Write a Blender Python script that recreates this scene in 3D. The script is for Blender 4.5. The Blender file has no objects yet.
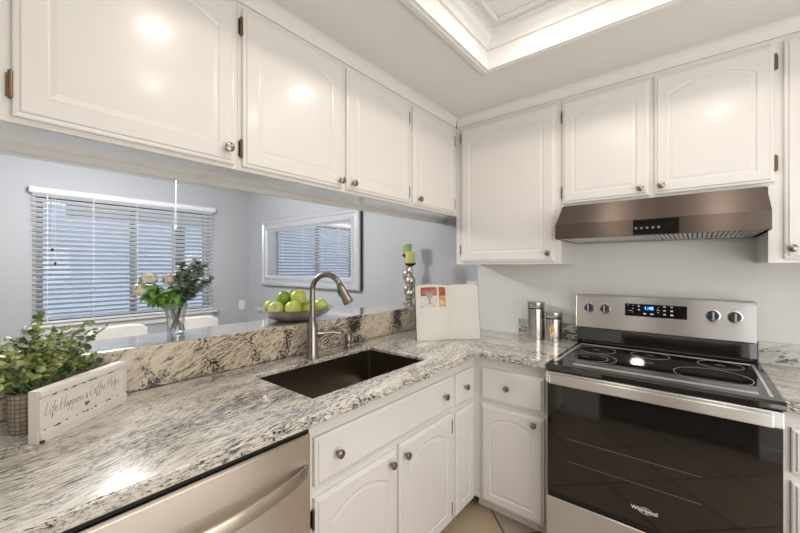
import bpy, bmesh, math, random
from mathutils import Vector, Matrix
random.seed(7)
sc = bpy.context.scene
C = sc.collection
PI = math.pi

# ---------------------------------------------------------------- camera, world, lights
cam_d = bpy.data.cameras.new('camera'); cam = bpy.data.objects.new('camera', cam_d); C.objects.link(cam)
cam.location = (0, 0, 1.375); cam.rotation_euler = (PI/2, 0, math.radians(39.52))
cam_d.sensor_width = 36; cam_d.lens = 36*356.4/800; cam_d.clip_start = 0.02
sc.camera = cam
sc.view_settings.view_transform = 'Standard'; sc.view_settings.look = 'None'
sc.view_settings.exposure = 0.0; sc.view_settings.gamma = 1.0
sc.view_settings.use_curve_mapping = False
w = bpy.data.worlds.new('world'); sc.world = w; w.use_nodes = True
wn = w.node_tree; wn.nodes.clear()
bg = wn.nodes.new('ShaderNodeBackground'); out = wn.nodes.new('ShaderNodeOutputWorld')
bg.inputs[0].default_value = (0.50, 0.63, 0.82, 1); bg.inputs[1].default_value = 1.1
wn.links.new(bg.outputs[0], out.inputs[0])

def area(name, loc, rot, sx, sy, power, col):
    l = bpy.data.lights.new(name, 'AREA'); l.shape = 'RECTANGLE'; l.size = sx; l.size_y = sy
    l.energy = power; l.color = col
    o = bpy.data.objects.new(name, l); C.objects.link(o); o.location = loc; o.rotation_euler = rot
    return o
LAMP_POWER = 2.8
LAMPS = [(-0.47, 1.38), (-0.47, 0.56), (0.13, 1.38), (0.13, 0.72)]
lamp_objs = []
for x, y in LAMPS:
    l = bpy.data.lights.new('kitchen_lamp', 'AREA'); l.shape = 'DISK'; l.energy = LAMP_POWER; l.color = (1.0, 0.92, 0.83); l.size = 0.12
    o = bpy.data.objects.new('kitchen_lamp', l); C.objects.link(o); o.location = (x, y, 2.500); lamp_objs.append(o)
def point_fill(name, loc, power, col, rad):
    l = bpy.data.lights.new(name, 'POINT'); l.energy = power; l.color = col; l.shadow_soft_size = rad
    o = bpy.data.objects.new(name, l); C.objects.link(o); o.location = loc; return o
point_fill('dining_fill_light', (-3.1, 0.7, 2.18), 72, (0.96, 0.975, 1.0), 0.12)  # unseen fill added to brighten the dining room, not a known fixture
area('side_fill_light', (1.235, 0.75, 1.20), (0, math.radians(90), 0), 1.3, 1.4, 18, (1.0, 0.98, 0.95))  # added fill from the right wall, no real window behind it
area('front_fill_light', (0.81, -0.155, 1.45), (math.radians(90), 0, 0), 0.78, 1.6, 9, (0.88, 0.94, 1.0))  # added bluish fill from behind the camera, no real window there

# ---------------------------------------------------------------- node helpers
def new_mat(name):
    m = bpy.data.materials.new(name); m.use_nodes = True
    return m, m.node_tree, m.node_tree.nodes['Principled BSDF']
def mat(name, col, rough=0.5, metal=0.0, bump=0.0, bscale=40, bstretch=(1, 1, 1), coat=0.0, spec=None, emit=None, es=0, var=0.0):
    m, nt, b = new_mat(name)
    b.inputs['Base Color'].default_value = (*col, 1); b.inputs['Roughness'].default_value = rough
    b.inputs['Metallic'].default_value = metal; b.inputs['Coat Weight'].default_value = coat
    b.inputs['Coat Roughness'].default_value = 0.15
    if spec is not None: b.inputs['Specular IOR Level'].default_value = spec
    if emit: b.inputs['Emission Color'].default_value = (*emit, 1); b.inputs['Emission Strength'].default_value = es
    tc = nt.nodes.new('ShaderNodeTexCoord'); mp = nt.nodes.new('ShaderNodeMapping')
    nt.links.new(tc.outputs['Object'], mp.inputs[0]); mp.inputs['Scale'].default_value = bstretch
    nz = nt.nodes.new('ShaderNodeTexNoise'); nz.inputs['Scale'].default_value = bscale; nz.inputs['Detail'].default_value = 3
    nt.links.new(mp.outputs[0], nz.inputs['Vector'])
    if bump:
        bp = nt.nodes.new('ShaderNodeBump'); bp.inputs['Strength'].default_value = bump; bp.inputs['Distance'].default_value = 0.002
        nt.links.new(nz.outputs['Fac'], bp.inputs['Height']); nt.links.new(bp.outputs[0], b.inputs['Normal'])
    mx = nt.nodes.new('ShaderNodeMixRGB'); mx.inputs[1].default_value = (*[c*(1-var) for c in col], 1)
    mx.inputs[2].default_value = (*[min(1, c*(1+var)) for c in col], 1)
    nt.links.new(nz.outputs['Fac'], mx.inputs[0]); nt.links.new(mx.outputs[0], b.inputs['Base Color'])
    return m
def steel(name, col, rough, tangent, aniso=0.75, stretch=(1, 1, 1)):
    m, nt, b = new_mat(name)
    b.inputs['Base Color'].default_value = (*col, 1); b.inputs['Metallic'].default_value = 1
    b.inputs['Roughness'].default_value = rough; b.inputs['Anisotropic'].default_value = aniso
    cv = nt.nodes.new('ShaderNodeCombineXYZ')
    for i in range(3): cv.inputs[i].default_value = tangent[i]
    nt.links.new(cv.outputs[0], b.inputs['Tangent'])
    tc = nt.nodes.new('ShaderNodeTexCoord'); mp = nt.nodes.new('ShaderNodeMapping'); mp.inputs['Scale'].default_value = stretch
    nz = nt.nodes.new('ShaderNodeTexNoise'); nz.inputs['Scale'].default_value = 60; nz.inputs['Detail'].default_value = 2
    nt.links.new(tc.outputs['Object'], mp.inputs[0]); nt.links.new(mp.outputs[0], nz.inputs['Vector'])
    mr = nt.nodes.new('ShaderNodeMapRange'); mr.inputs[3].default_value = rough*0.85; mr.inputs[4].default_value = rough*1.15
    nt.links.new(nz.outputs['Fac'], mr.inputs[0]); nt.links.new(mr.outputs[0], b.inputs['Roughness'])
    return m

def granite(name, base_a, base_b, streak, dark, mode, streak_amt, clump_amt, rough=0.12, cscale=7.5, cweight=1.1):
    """mode 'top': streaks follow the slab, turning at the mitred corner; 'splash': diagonal streaks on the upright slab"""
    m, nt, b = new_mat(name); N = nt.nodes; L = nt.links
    b.inputs['Roughness'].default_value = rough; b.inputs['Coat Weight'].default_value = 0.3; b.inputs['Coat Roughness'].default_value = 0.06
    geo = N.new('ShaderNodeNewGeometry')
    # wobble
    wz = N.new('ShaderNodeTexNoise'); wz.inputs['Scale'].default_value = 2.2; wz.inputs['Detail'].default_value = 3
    L.new(geo.outputs['Position'], wz.inputs['Vector'])
    sub = N.new('ShaderNodeVectorMath'); sub.operation = 'SUBTRACT'; sub.inputs[1].default_value = (0.5, 0.5, 0.5); L.new(wz.outputs['Color'], sub.inputs[0])
    sc_ = N.new('ShaderNodeVectorMath'); sc_.operation = 'SCALE'; sc_.inputs['Scale'].default_value = 0.16; L.new(sub.outputs[0], sc_.inputs[0])
    add = N.new('ShaderNodeVectorMath'); add.operation = 'ADD'; L.new(geo.outputs['Position'], add.inputs[0]); L.new(sc_.outputs[0], add.inputs[1])
    def mapped(rot, scale):
        r = N.new('ShaderNodeMapping'); r.inputs['Rotation'].default_value = rot; L.new(add.outputs[0], r.inputs[0])
        s = N.new('ShaderNodeMapping'); s.inputs['Scale'].default_value = scale; L.new(r.outputs[0], s.inputs[0]); return s.outputs[0]
    if mode == 'top':
        va = mapped((0, 0, math.radians(-12)), (92, 7.5, 92)); vb = mapped((0, 0, math.radians(12)), (7.5, 92, 92))
        sx = N.new('ShaderNodeSeparateXYZ'); L.new(geo.outputs['Position'], sx.inputs[0])
        # f = (y-1.785) + (x+0.912)  > 0 on the stove side of the mitre
        s1 = N.new('ShaderNodeMath'); s1.operation = 'ADD'; L.new(sx.outputs[0], s1.inputs[0]); L.new(sx.outputs[1], s1.inputs[1])
        mr = N.new('ShaderNodeMapRange'); mr.inputs[1].default_value = 0.75; mr.inputs[2].default_value = 1.0; L.new(s1.outputs[0], mr.inputs[0])
        mixv = N.new('ShaderNodeMix'); mixv.data_type = 'RGBA'
        vecs = [va, vb]; fac = mr.outputs[0]
    elif mode == 'splash':
        vecs = [mapped((math.radians(-24), 0, 0), (30, 9, 40))]; fac = None
    else:
        vecs = [mapped((0, math.radians(18), 0), (6, 20, 22))]; fac = None
    cols = []
    for v in vecs:
        n1 = N.new('ShaderNodeTexNoise'); n1.inputs['Scale'].default_value = 1.0; n1.inputs['Detail'].default_value = 7; n1.inputs['Roughness'].default_value = 0.68
        L.new(v, n1.inputs['Vector'])
        n2 = N.new('ShaderNodeTexNoise'); n2.inputs['Scale'].default_value = 2.7; n2.inputs['Detail'].default_value = 6; n2.inputs['Roughness'].default_value = 0.75
        L.new(v, n2.inputs['Vector'])
        nl_ = N.new('ShaderNodeTexNoise'); nl_.inputs['Scale'].default_value = 0.16; nl_.inputs['Detail'].default_value = 3; L.new(v, nl_.inputs['Vector'])
        md_ = N.new('ShaderNodeMath'); md_.operation = 'MULTIPLY_ADD'; L.new(nl_.outputs['Fac'], md_.inputs[0]); md_.inputs[1].default_value = 0.32; L.new(n2.outputs['Fac'], md_.inputs[2])
        mo_ = N.new('ShaderNodeMath'); mo_.operation = 'SUBTRACT'; L.new(md_.outputs[0], mo_.inputs[0]); mo_.inputs[1].default_value = 0.16
        r0 = N.new('ShaderNodeValToRGB'); L.new(n1.outputs['Fac'], r0.inputs[0])
        r0.color_ramp.elements[0].position = 0.32; r0.color_ramp.elements[0].color = (*base_b, 1)
        r0.color_ramp.elements[1].position = 0.55; r0.color_ramp.elements[1].color = (*base_a, 1)
        r1 = N.new('ShaderNodeValToRGB'); L.new(mo_.outputs[0], r1.inputs[0])
        r1.color_ramp.elements[0].position = streak_amt; r1.color_ramp.elements[0].color = (1, 1, 1, 1)
        r1.color_ramp.elements[1].position = streak_amt + 0.07; r1.color_ramp.elements[1].color = (0, 0, 0, 1)
        mx = N.new('ShaderNodeMixRGB'); L.new(r1.outputs[0], mx.inputs[0]); L.new(r0.outputs[0], mx.inputs[1]); mx.inputs[2].default_value = (*streak, 1)
        cols.append(mx.outputs[0])
    if len(cols) == 2:
        m2 = N.new('ShaderNodeMixRGB'); L.new(fac, m2.inputs[0]); L.new(cols[0], m2.inputs[1]); L.new(cols[1], m2.inputs[2]); col = m2.outputs[0]
    else: col = cols[0]
    # dark crystals
    n3 = N.new('ShaderNodeTexNoise'); n3.inputs['Scale'].default_value = 95; n3.inputs['Detail'].default_value = 4; n3.inputs['Roughness'].default_value = 0.7
    L.new(geo.outputs['Position'], n3.inputs['Vector'])
    n4 = N.new('ShaderNodeTexNoise'); n4.inputs['Scale'].default_value = cscale; n4.inputs['Detail'].default_value = 3
    L.new(add.outputs[0], n4.inputs['Vector'])
    m3 = N.new('ShaderNodeMath'); m3.operation = 'MULTIPLY_ADD'; L.new(n4.outputs['Fac'], m3.inputs[0]); m3.inputs[1].default_value = cweight; L.new(n3.outputs['Fac'], m3.inputs[2])
    r3 = N.new('ShaderNodeValToRGB'); dv = N.new('ShaderNodeMath'); dv.operation = 'MULTIPLY'; dv.inputs[1].default_value = 0.5
    if mode == 'top':   # the sawn edges cut across the grain and show more dark crystals
        sn = N.new('ShaderNodeSeparateXYZ'); L.new(geo.outputs['Normal'], sn.inputs[0])
        ab = N.new('ShaderNodeMath'); ab.operation = 'ABSOLUTE'; L.new(sn.outputs[2], ab.inputs[0])
        ed = N.new('ShaderNodeMath'); ed.operation = 'MULTIPLY_ADD'; L.new(ab.outputs[0], ed.inputs[0]); ed.inputs[1].default_value = -0.13; L.new(m3.outputs[0], ed.inputs[2])
        ed2 = N.new('ShaderNodeMath'); ed2.operation = 'ADD'; L.new(ed.outputs[0], ed2.inputs[0]); ed2.inputs[1].default_value = 0.13; m3 = ed2
    L.new(m3.outputs[0], dv.inputs[0]); L.new(dv.outputs[0], r3.inputs[0])
    r3.color_ramp.elements[0].position = clump_amt; r3.color_ramp.elements[0].color = (0, 0, 0, 1)
    r3.color_ramp.elements[1].position = clump_amt + 0.02; r3.color_ramp.elements[1].color = (1, 1, 1, 1)
    mx = N.new('ShaderNodeMixRGB'); L.new(r3.outputs[0], mx.inputs[0]); L.new(col, mx.inputs[1]); mx.inputs[2].default_value = (*dark, 1)
    L.new(mx.outputs[0], b.inputs['Base Color'])
    return m

M = {}
M['cab'] = mat('cabinet_paint', (0.79, 0.76, 0.72), 0.32, bump=0.12, bscale=30, bstretch=(1, 1, 0.25), coat=0.25)
M['wall'] = mat('wall_paint', (0.80, 0.785, 0.76), 0.6, bump=0.25, bscale=120)
M['dwall'] = mat('dining_wall_paint', (0.50, 0.51, 0.53), 0.6, bump=0.25, bscale=120)
M['ceil'] = mat('ceiling_paint', (0.84, 0.82, 0.79), 0.7, bump=0.12, bscale=90)
M['trim'] = mat('trim_paint', (0.82, 0.81, 0.79), 0.35)
M['knob'] = mat('satin_nickel', (0.30, 0.26, 0.22), 0.28, metal=1.0)
M['brass'] = mat('antique_brass', (0.22, 0.16, 0.10), 0.3, metal=1.0)
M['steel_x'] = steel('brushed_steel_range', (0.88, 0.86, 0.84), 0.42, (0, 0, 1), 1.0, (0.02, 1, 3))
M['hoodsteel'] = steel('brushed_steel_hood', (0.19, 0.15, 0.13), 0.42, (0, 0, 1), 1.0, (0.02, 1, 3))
M['steel_y'] = steel('brushed_steel_dishwasher', (0.64, 0.58, 0.51), 0.36, (0, 0, 1), 0.9, (1, 0.02, 3))
M['steel'] = mat('satin_steel', (0.62, 0.60, 0.58), 0.25, metal=1.0)
M['faucet'] = mat('brushed_nickel', (0.29, 0.26, 0.235), 0.22, metal=1.0)
M['gloss'] = mat('gloss_white_paint', (0.84, 0.85, 0.88), 0.14, bump=0.25, bscale=30, bstretch=(4, 0.6, 1), coat=1.0, spec=0.9); M['gloss'].node_tree.nodes['Principled BSDF'].inputs['Coat IOR'].default_value = 2.3
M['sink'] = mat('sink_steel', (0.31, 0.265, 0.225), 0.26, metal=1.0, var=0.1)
M['black'] = mat('black_plastic', (0.012, 0.012, 0.012), 0.3)
M['bglass'] = mat('black_glass', (0.012, 0.010, 0.009), 0.04, spec=0.9)
M['grip'] = mat('knob_grip_grey', (0.35, 0.37, 0.45), 0.3, metal=0.6)
M['bright'] = mat('bright_satin_steel', (0.90, 0.89, 0.87), 0.38, metal=0.85)
M['dark'] = mat('dark_void', (0.02, 0.018, 0.015), 0.7)
M['fridge'] = mat('black_enamel', (0.01, 0.01, 0.011), 0.45)
M['white'] = mat('white_plastic', (0.82, 0.83, 0.85), 0.4)
M['blind'] = mat('blind_white', (0.84, 0.84, 0.85), 0.45)
M['wmark'] = mat('white_print', (0.75, 0.75, 0.75), 0.5)
M['logo'] = mat('cream_print', (0.85, 0.80, 0.72), 0.4)
M['ring'] = mat('grey_ring_print', (0.42, 0.42, 0.42), 0.3)
M['rack'] = mat('oven_rack_grey', (0.10, 0.09, 0.08), 0.4)
M['lcd'] = mat('blue_digits', (0.1, 0.3, 1), 0.5, emit=(0.15, 0.45, 1.0), es=3.0)
M['lcdbg'] = mat('blue_screen', (0.005, 0.01, 0.06), 0.3, emit=(0.0, 0.02, 0.18), es=0.6)
M['signw'] = mat('distressed_cream_wood', (0.74, 0.70, 0.64), 0.6, bump=0.3, bscale=25, bstretch=(1, 1, 6), var=0.03)
M['chip'] = mat('bare_wood_chip', (0.07, 0.05, 0.035), 0.8)
M['ink'] = mat('grey_ink', (0.16, 0.145, 0.13), 0.7)
M['stem'] = mat('brown_stem', (0.06, 0.05, 0.03), 0.7)
M['gstem'] = mat('green_stem', (0.10, 0.17, 0.06), 0.6)
M['soil'] = mat('soil', (0.03, 0.02, 0.015), 0.9)
def leafmat(name, a, b_, rough=0.5, scale=25):
    m, nt, b = new_mat(name); N = nt.nodes; L = nt.links
    tc = N.new('ShaderNodeTexCoord'); nz = N.new('ShaderNodeTexNoise'); nz.inputs['Scale'].default_value = scale; nz.inputs['Detail'].default_value = 2
    L.new(tc.outputs['Object'], nz.inputs['Vector']); r = N.new('ShaderNodeValToRGB'); L.new(nz.outputs['Fac'], r.inputs[0])
    r.color_ramp.elements[0].position = 0.38; r.color_ramp.elements[0].color = (*a, 1)
    r.color_ramp.elements[1].position = 0.62; r.color_ramp.elements[1].color = (*b_, 1)
    L.new(r.outputs[0], b.inputs['Base Color']); b.inputs['Roughness'].default_value = rough
    return m
M['leaf'] = leafmat('boxwood_leaf', (0.07, 0.12, 0.04), (0.46, 0.50, 0.17))
M['euca'] = leafmat('eucalyptus_leaf', (0.16, 0.22, 0.17), (0.48, 0.55, 0.44))
M['green'] = leafmat('bright_leaf', (0.08, 0.22, 0.03), (0.28, 0.50, 0.10))
M['bloom'] = leafmat('cream_petal', (0.60, 0.52, 0.38), (0.85, 0.80, 0.66), scale=60)
M['apple'] = leafmat('green_apple_skin', (0.40, 0.48, 0.07), (0.56, 0.63, 0.15), 0.25, 12)
M['apple2'] = leafmat('yellow_green_apple_skin', (0.45, 0.48, 0.10), (0.62, 0.62, 0.28), 0.25, 12)
M['appledark'] = leafmat('deep_green_apple_skin', (0.10, 0.20, 0.02), (0.28, 0.40, 0.05), 0.25, 12)
M['candle1'] = mat('green_wax', (0.36, 0.50, 0.20), 0.5, bump=0.2, bscale=60, var=0.08)
M['candle2'] = mat('yellow_green_wax', (0.62, 0.62, 0.22), 0.5, bump=0.2, bscale=60, var=0.08)
M['wick'] = mat('wick', (0.02, 0.02, 0.02), 0.8)
M['mercury'] = mat('mercury_glass', (0.52, 0.47, 0.40), 0.16, metal=0.85, bump=0.4, bscale=50, var=0.35)
M['darkmetal'] = mat('dark_metal', (0.06, 0.05, 0.045), 0.35, metal=0.8)
M['paper'] = mat('book_paper', (0.74, 0.72, 0.66), 0.7, var=0.03)
M['cover'] = mat('book_cover', (0.10, 0.09, 0.085), 0.6)
M['pasta'] = leafmat('pasta', (0.45, 0.22, 0.03), (0.85, 0.65, 0.25), 0.5, 60)
M['chair'] = mat('white_upholstery', (0.74, 0.71, 0.66), 0.8, bump=0.3, bscale=200)
M['chairleg'] = mat('white_painted_wood', (0.75, 0.76, 0.78), 0.4)
M['mirror'] = mat('mirror_silver', (0.86, 0.88, 0.90), 0.01, metal=1.0)
M['mframe'] = mat('silver_white_frame', (0.60, 0.61, 0.64), 0.35, metal=0.3, bump=0.1, bscale=50)
M['patio'] = mat('patio_beige', (0.55, 0.47, 0.40), 0.8)
M['winframe'] = mat('window_frame_grey', (0.16, 0.17, 0.19), 0.5)
M['concrete'] = mat('patio_concrete', (0.85, 0.87, 0.90), 0.8)
M['post'] = mat('patio_post_brown', (0.18, 0.15, 0.14), 0.8)
# glass for window panes
def glassmat(name, tint, gl=0.08, rough=0.0):
    m = bpy.data.materials.new(name); m.use_nodes = True; nt = m.node_tree; nt.nodes.clear()
    o = nt.nodes.new('ShaderNodeOutputMaterial'); t = nt.nodes.new('ShaderNodeBsdfTransparent'); g = nt.nodes.new('ShaderNodeBsdfGlossy')
    mx = nt.nodes.new('ShaderNodeMixShader'); lw = nt.nodes.new('ShaderNodeLayerWeight'); lw.inputs[0].default_value = 0.35
    mr = nt.nodes.new('ShaderNodeMapRange'); mr.inputs[3].default_value = gl; mr.inputs[4].default_value = 0.75
    nt.links.new(lw.outputs['Facing'], mr.inputs[0]); nt.links.new(mr.outputs[0], mx.inputs[0])
    t.inputs[0].default_value = (*tint, 1); g.inputs['Roughness'].default_value = rough
    nt.links.new(t.outputs[0], mx.inputs[1]); nt.links.new(g.outputs[0], mx.inputs[2]); nt.links.new(mx.outputs[0], o.inputs[0])
    return m
M['pane'] = glassmat('window_glass', (0.95, 0.97, 1.0), 0.04)
M['vglass'] = glassmat('vase_glass', (0.90, 0.93, 0.94), 0.12)
# basket weave pot
def weave():
    m, nt, b = new_mat('woven_basket'); N = nt.nodes; L = nt.links
    tc = N.new('ShaderNodeTexCoord'); sp = N.new('ShaderNodeSeparateXYZ'); L.new(tc.outputs['Object'], sp.inputs[0])
    at = N.new('ShaderNodeMath'); at.operation = 'ARCTAN2'; L.new(sp.outputs[0], at.inputs[0]); L.new(sp.outputs[1], at.inputs[1])
    ml = N.new('ShaderNodeMath'); ml.operation = 'MULTIPLY'; ml.inputs[1].default_value = 0.045; L.new(at.outputs[0], ml.inputs[0])
    cb = N.new('ShaderNodeCombineXYZ'); L.new(ml.outputs[0], cb.inputs[0]); L.new(sp.outputs[2], cb.inputs[1])
    br = N.new('ShaderNodeTexBrick'); L.new(cb.outputs[0], br.inputs['Vector']); br.offset = 0.0
    br.inputs['Scale'].default_value = 1; br.inputs['Brick Width'].default_value = 0.013; br.inputs['Row Height'].default_value = 0.012
    br.inputs['Mortar Size'].default_value = 0.0012; br.inputs['Color1'].default_value = (0.30, 0.25, 0.18, 1)
    br.inputs['Color2'].default_value = (0.38, 0.33, 0.25, 1); br.inputs['Mortar'].default_value = (0.12, 0.09, 0.06, 1)
    L.new(br.outputs[0], b.inputs['Base Color']); b.inputs['Roughness'].default_value = 0.8
    return m
M['weave'] = weave()
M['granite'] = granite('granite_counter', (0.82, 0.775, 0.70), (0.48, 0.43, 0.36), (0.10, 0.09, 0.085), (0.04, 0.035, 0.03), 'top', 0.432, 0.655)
M['granite_edge'] = M['granite']
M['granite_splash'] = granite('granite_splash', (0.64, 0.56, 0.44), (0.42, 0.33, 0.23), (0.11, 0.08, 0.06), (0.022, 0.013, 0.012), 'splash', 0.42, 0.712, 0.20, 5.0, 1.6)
M['granite_bar'] = granite('granite_bar', (0.70, 0.66, 0.60), (0.46, 0.42, 0.36), (0.14, 0.12, 0.11), (0.04, 0.03, 0.03), 'top', 0.40, 0.665, 0.06)
M['granite_bar'].node_tree.nodes['Principled BSDF'].inputs['Coat Weight'].default_value = 1.0; M['granite_bar'].node_tree.nodes['Principled BSDF'].inputs['Coat IOR'].default_value = 1.9
M['granite_back'] = granite('granite_back_splash', (0.66, 0.64, 0.60), (0.42, 0.38, 0.33), (0.10, 0.09, 0.08), (0.03, 0.025, 0.02), 'back', 0.42, 0.64, 0.2)
def floor_mat():
    m, nt, b = new_mat('diagonal_tile_floor'); N = nt.nodes; L = nt.links
    geo = N.new('ShaderNodeNewGeometry'); mp = N.new('ShaderNodeMapping'); L.new(geo.outputs['Position'], mp.inputs[0])
    mp.inputs['Rotation'].default_value = (0, 0, math.radians(44)); mp.inputs['Location'].default_value = (0.03, 0.12, 0)
    br = N.new('ShaderNodeTexBrick'); br.offset = 0; L.new(mp.outputs[0], br.inputs['Vector'])
    br.inputs['Scale'].default_value = 1; br.inputs['Brick Width'].default_value = 0.43; br.inputs['Row Height'].default_value = 0.43
    br.inputs['Mortar Size'].default_value = 0.005; br.inputs['Color1'].default_value = (0.52, 0.41, 0.29, 1)
    br.inputs['Color2'].default_value = (0.46, 0.36, 0.25, 1); br.inputs['Mortar'].default_value = (0.10, 0.07, 0.05, 1)
    nz = N.new('ShaderNodeTexNoise'); nz.inputs['Scale'].default_value = 6; nz.inputs['Detail'].default_value = 5; L.new(geo.outputs['Position'], nz.inputs['Vector'])
    mx = N.new('ShaderNodeMixRGB'); mx.blend_type = 'MULTIPLY'; mx.inputs[0].default_value = 0.35; L.new(br.outputs[0], mx.inputs[1]); L.new(nz.outputs['Color'], mx.inputs[2])
    L.new(mx.outputs[0], b.inputs['Base Color']); b.inputs['Roughness'].default_value = 0.35
    return m
M['floor'] = floor_mat()

# ---------------------------------------------------------------- geometry helpers
class MB:
    def __init__(s): s.bm = bmesh.new(); s.smooth = False
    def box(s, x0, x1, y0, y1, z0, z1):
        v = [s.bm.verts.new((x, y, z)) for x in (min(x0, x1), max(x0, x1)) for y in (min(y0, y1), max(y0, y1)) for z in (min(z0, z1), max(z0, z1))]
        for f in ((0, 1, 3, 2), (4, 6, 7, 5), (0, 4, 5, 1), (2, 3, 7, 6), (0, 2, 6, 4), (1, 5, 7, 3)): s.bm.faces.new([v[i] for i in f])
        return s
    def prism(s, pts, axis, a0, a1):
        """extrude a 2D outline along an axis; pts are in the two remaining coordinates in order"""
        def mk(p, a):
            if axis == 'x': return (a, p[0], p[1])
            if axis == 'y': return (p[0], a, p[1])
            return (p[0], p[1], a)
        A = [s.bm.verts.new(mk(p, a0)) for p in pts]; B = [s.bm.verts.new(mk(p, a1)) for p in pts]
        s.bm.faces.new(A); s.bm.faces.new(B[::-1]); n = len(pts)
        for i in range(n): s.bm.faces.new((A[i], B[i], B[(i+1) % n], A[(i+1) % n]))
        return s
    def lathe(s, prof, c=(0, 0, 0), axis=(0, 0, 1), seg=24, cap=True):
        ax = Vector(axis).normalized(); t = Vector((1, 0, 0)) if abs(ax.x) < 0.9 else Vector((0, 1, 0))
        e1 = ax.cross(t).normalized(); e2 = ax.cross(e1); c = Vector(c); rings = []
        for r, h in prof:
            rings.append([s.bm.verts.new(c + ax*h + (e1*math.cos(2*PI*k/seg) + e2*math.sin(2*PI*k/seg))*max(r, 1e-5)) for k in range(seg)])
        for a, b in zip(rings, rings[1:]):
            for k in range(seg): s.bm.faces.new((a[k], a[(k+1) % seg], b[(k+1) % seg], b[k]))
        if cap: s.bm.faces.new(rings[0][::-1]); s.bm.faces.new(rings[-1])
        s.smooth = True; return s
    def tube(s, pts, rad, seg=12):
        pts = [Vector(p) for p in pts]; n = len(pts)
        if not hasattr(rad, '__len__'): rad = [rad]*n
        rings = []; up = None
        for i, p in enumerate(pts):
            d = (pts[min(i+1, n-1)] - pts[max(i-1, 0)]).normalized()
            if up is None: up = Vector((0, 0, 1)) if abs(d.z) < 0.9 else Vector((1, 0, 0))
            e1 = d.cross(up).normalized(); e2 = e1.cross(d).normalized(); up = e2
            rings.append([s.bm.verts.new(p + (e1*math.cos(2*PI*k/seg) + e2*math.sin(2*PI*k/seg))*rad[i]) for k in range(seg)])
        for a, b in zip(rings, rings[1:]):
            for k in range(seg): s.bm.faces.new((a[k], a[(k+1) % seg], b[(k+1) % seg], b[k]))
        s.bm.faces.new(rings[0][::-1]); s.bm.faces.new(rings[-1]); s.smooth = True; return s
    def sphere(s, c, r, seg=20, rings=12, scale=(1, 1, 1)):
        mt = Matrix.Translation(c) @ Matrix.Diagonal((r*scale[0], r*scale[1], r*scale[2], 1))
        bmesh.ops.create_uvsphere(s.bm, u_segments=seg, v_segments=rings, radius=1, matrix=mt); s.smooth = True; return s
    def build(s, name, m, parent=None, bevel=0, seg=2, smooth=None, local=False):
        bmesh.ops.recalc_face_normals(s.bm, faces=s.bm.faces[:])
        me = bpy.data.meshes.new(name)
        off = Vector((0, 0, 0))
        if parent is not None and not local: off = world_loc(parent)
        if not local:
            if parent is None:
                pass
            bmesh.ops.translate(s.bm, verts=s.bm.verts[:], vec=-off)
        s.bm.to_mesh(me); s.bm.free()
        me.materials.append(m)
        o = bpy.data.objects.new(name, me); C.objects.link(o)
        if parent is not None: o.parent = parent
        if smooth if smooth is not None else s.smooth:
            me.shade_smooth() if hasattr(me, 'shade_smooth') else None
            me.set_sharp_from_angle(angle=math.radians(40))
        if bevel:
            b = o.modifiers.new('bevel', 'BEVEL'); b.width = bevel; b.segments = seg; b.limit_method = 'ANGLE'; b.angle_limit = math.radians(40)
            b.harden_normals = False
        return o
def world_loc(o):
    v = Vector(o.location)
    return v + world_loc(o.parent) if o.parent else v
def tag(o, label, cat, group=None):
    o['label'] = label; o['category'] = cat
    if group: o['group'] = group
    return o
def thing(name, loc, label, cat, group=None, rz=0):
    o = bpy.data.objects.new(name, None); o.empty_display_size = 0.05; C.objects.link(o); o.location = loc; o.rotation_euler = (0, 0, rz)
    return tag(o, label, cat, group)
def struct(name, mb, m, bevel=0):
    o = mb.build(name, m, bevel=bevel); o['kind'] = 'structure'; return o
def origin_to(o, loc):
    v = Vector(loc); o.data.transform(Matrix.Translation(-v)); o.location = v; return o
def slab(xs, ys, keep, z0, z1, low=None, zl=None):
    mb = MB(); V = {}
    def v(i, j, z):
        k = (i, j, z)
        if k not in V: V[k] = mb.bm.verts.new((xs[i], ys[j], z))
        return V[k]
    nx, ny = len(xs)-1, len(ys)-1
    K = lambda i, j: 0 <= i < nx and 0 <= j < ny and keep((xs[i]+xs[i+1])/2, (ys[j]+ys[j+1])/2)
    B = lambda i, j: zl if low and low((xs[i]+xs[i+1])/2, (ys[j]+ys[j+1])/2) else z0
    for i in range(nx):
        for j in range(ny):
            if not K(i, j): continue
            zb = B(i, j)
            mb.bm.faces.new((v(i, j, z1), v(i+1, j, z1), v(i+1, j+1, z1), v(i, j+1, z1)))
            mb.bm.faces.new((v(i, j, zb), v(i, j+1, zb), v(i+1, j+1, zb), v(i+1, j, zb)))
            for di, dj, a, b in ((-1, 0, (i, j), (i, j+1)), (1, 0, (i+1, j), (i+1, j+1)), (0, -1, (i, j), (i+1, j)), (0, 1, (i, j+1), (i+1, j+1))):
                if not K(i+di, j+dj):
                    mb.bm.faces.new((v(*a, zb), v(*b, zb), v(*b, z1), v(*a, z1)))
                elif B(i+di, j+dj) > zb:
                    mb.bm.faces.new((v(*a, zb), v(*b, zb), v(*b, B(i+di, j+dj)), v(*a, B(i+di, j+dj))))
    return mb

# ---------------------------------------------------------------- room
CZ = 2.36
XW, YB, YF = -4.69, 2.43, -0.17
struct('floor', MB().box(-4.9, 1.25, -1.4, 2.6, -0.05, 0), M['floor'])
RX0, RX1, RY0, RY1 = -0.80, 0.50, 0.12, 1.656
ce = slab([-4.9, RX0, RX1, 1.25], [-1.4, RY0, RY1, 2.6], lambda x, y: not (RX0 < x < RX1 and RY0 < y < RY1), CZ, CZ+0.30)
struct('ceiling', ce, M['ceil'])
cap = MB().box(RX0, RX1, RY0, RY1, 2.52, 2.60)
struct('ceiling_recess', cap, M['ceil'])
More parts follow.
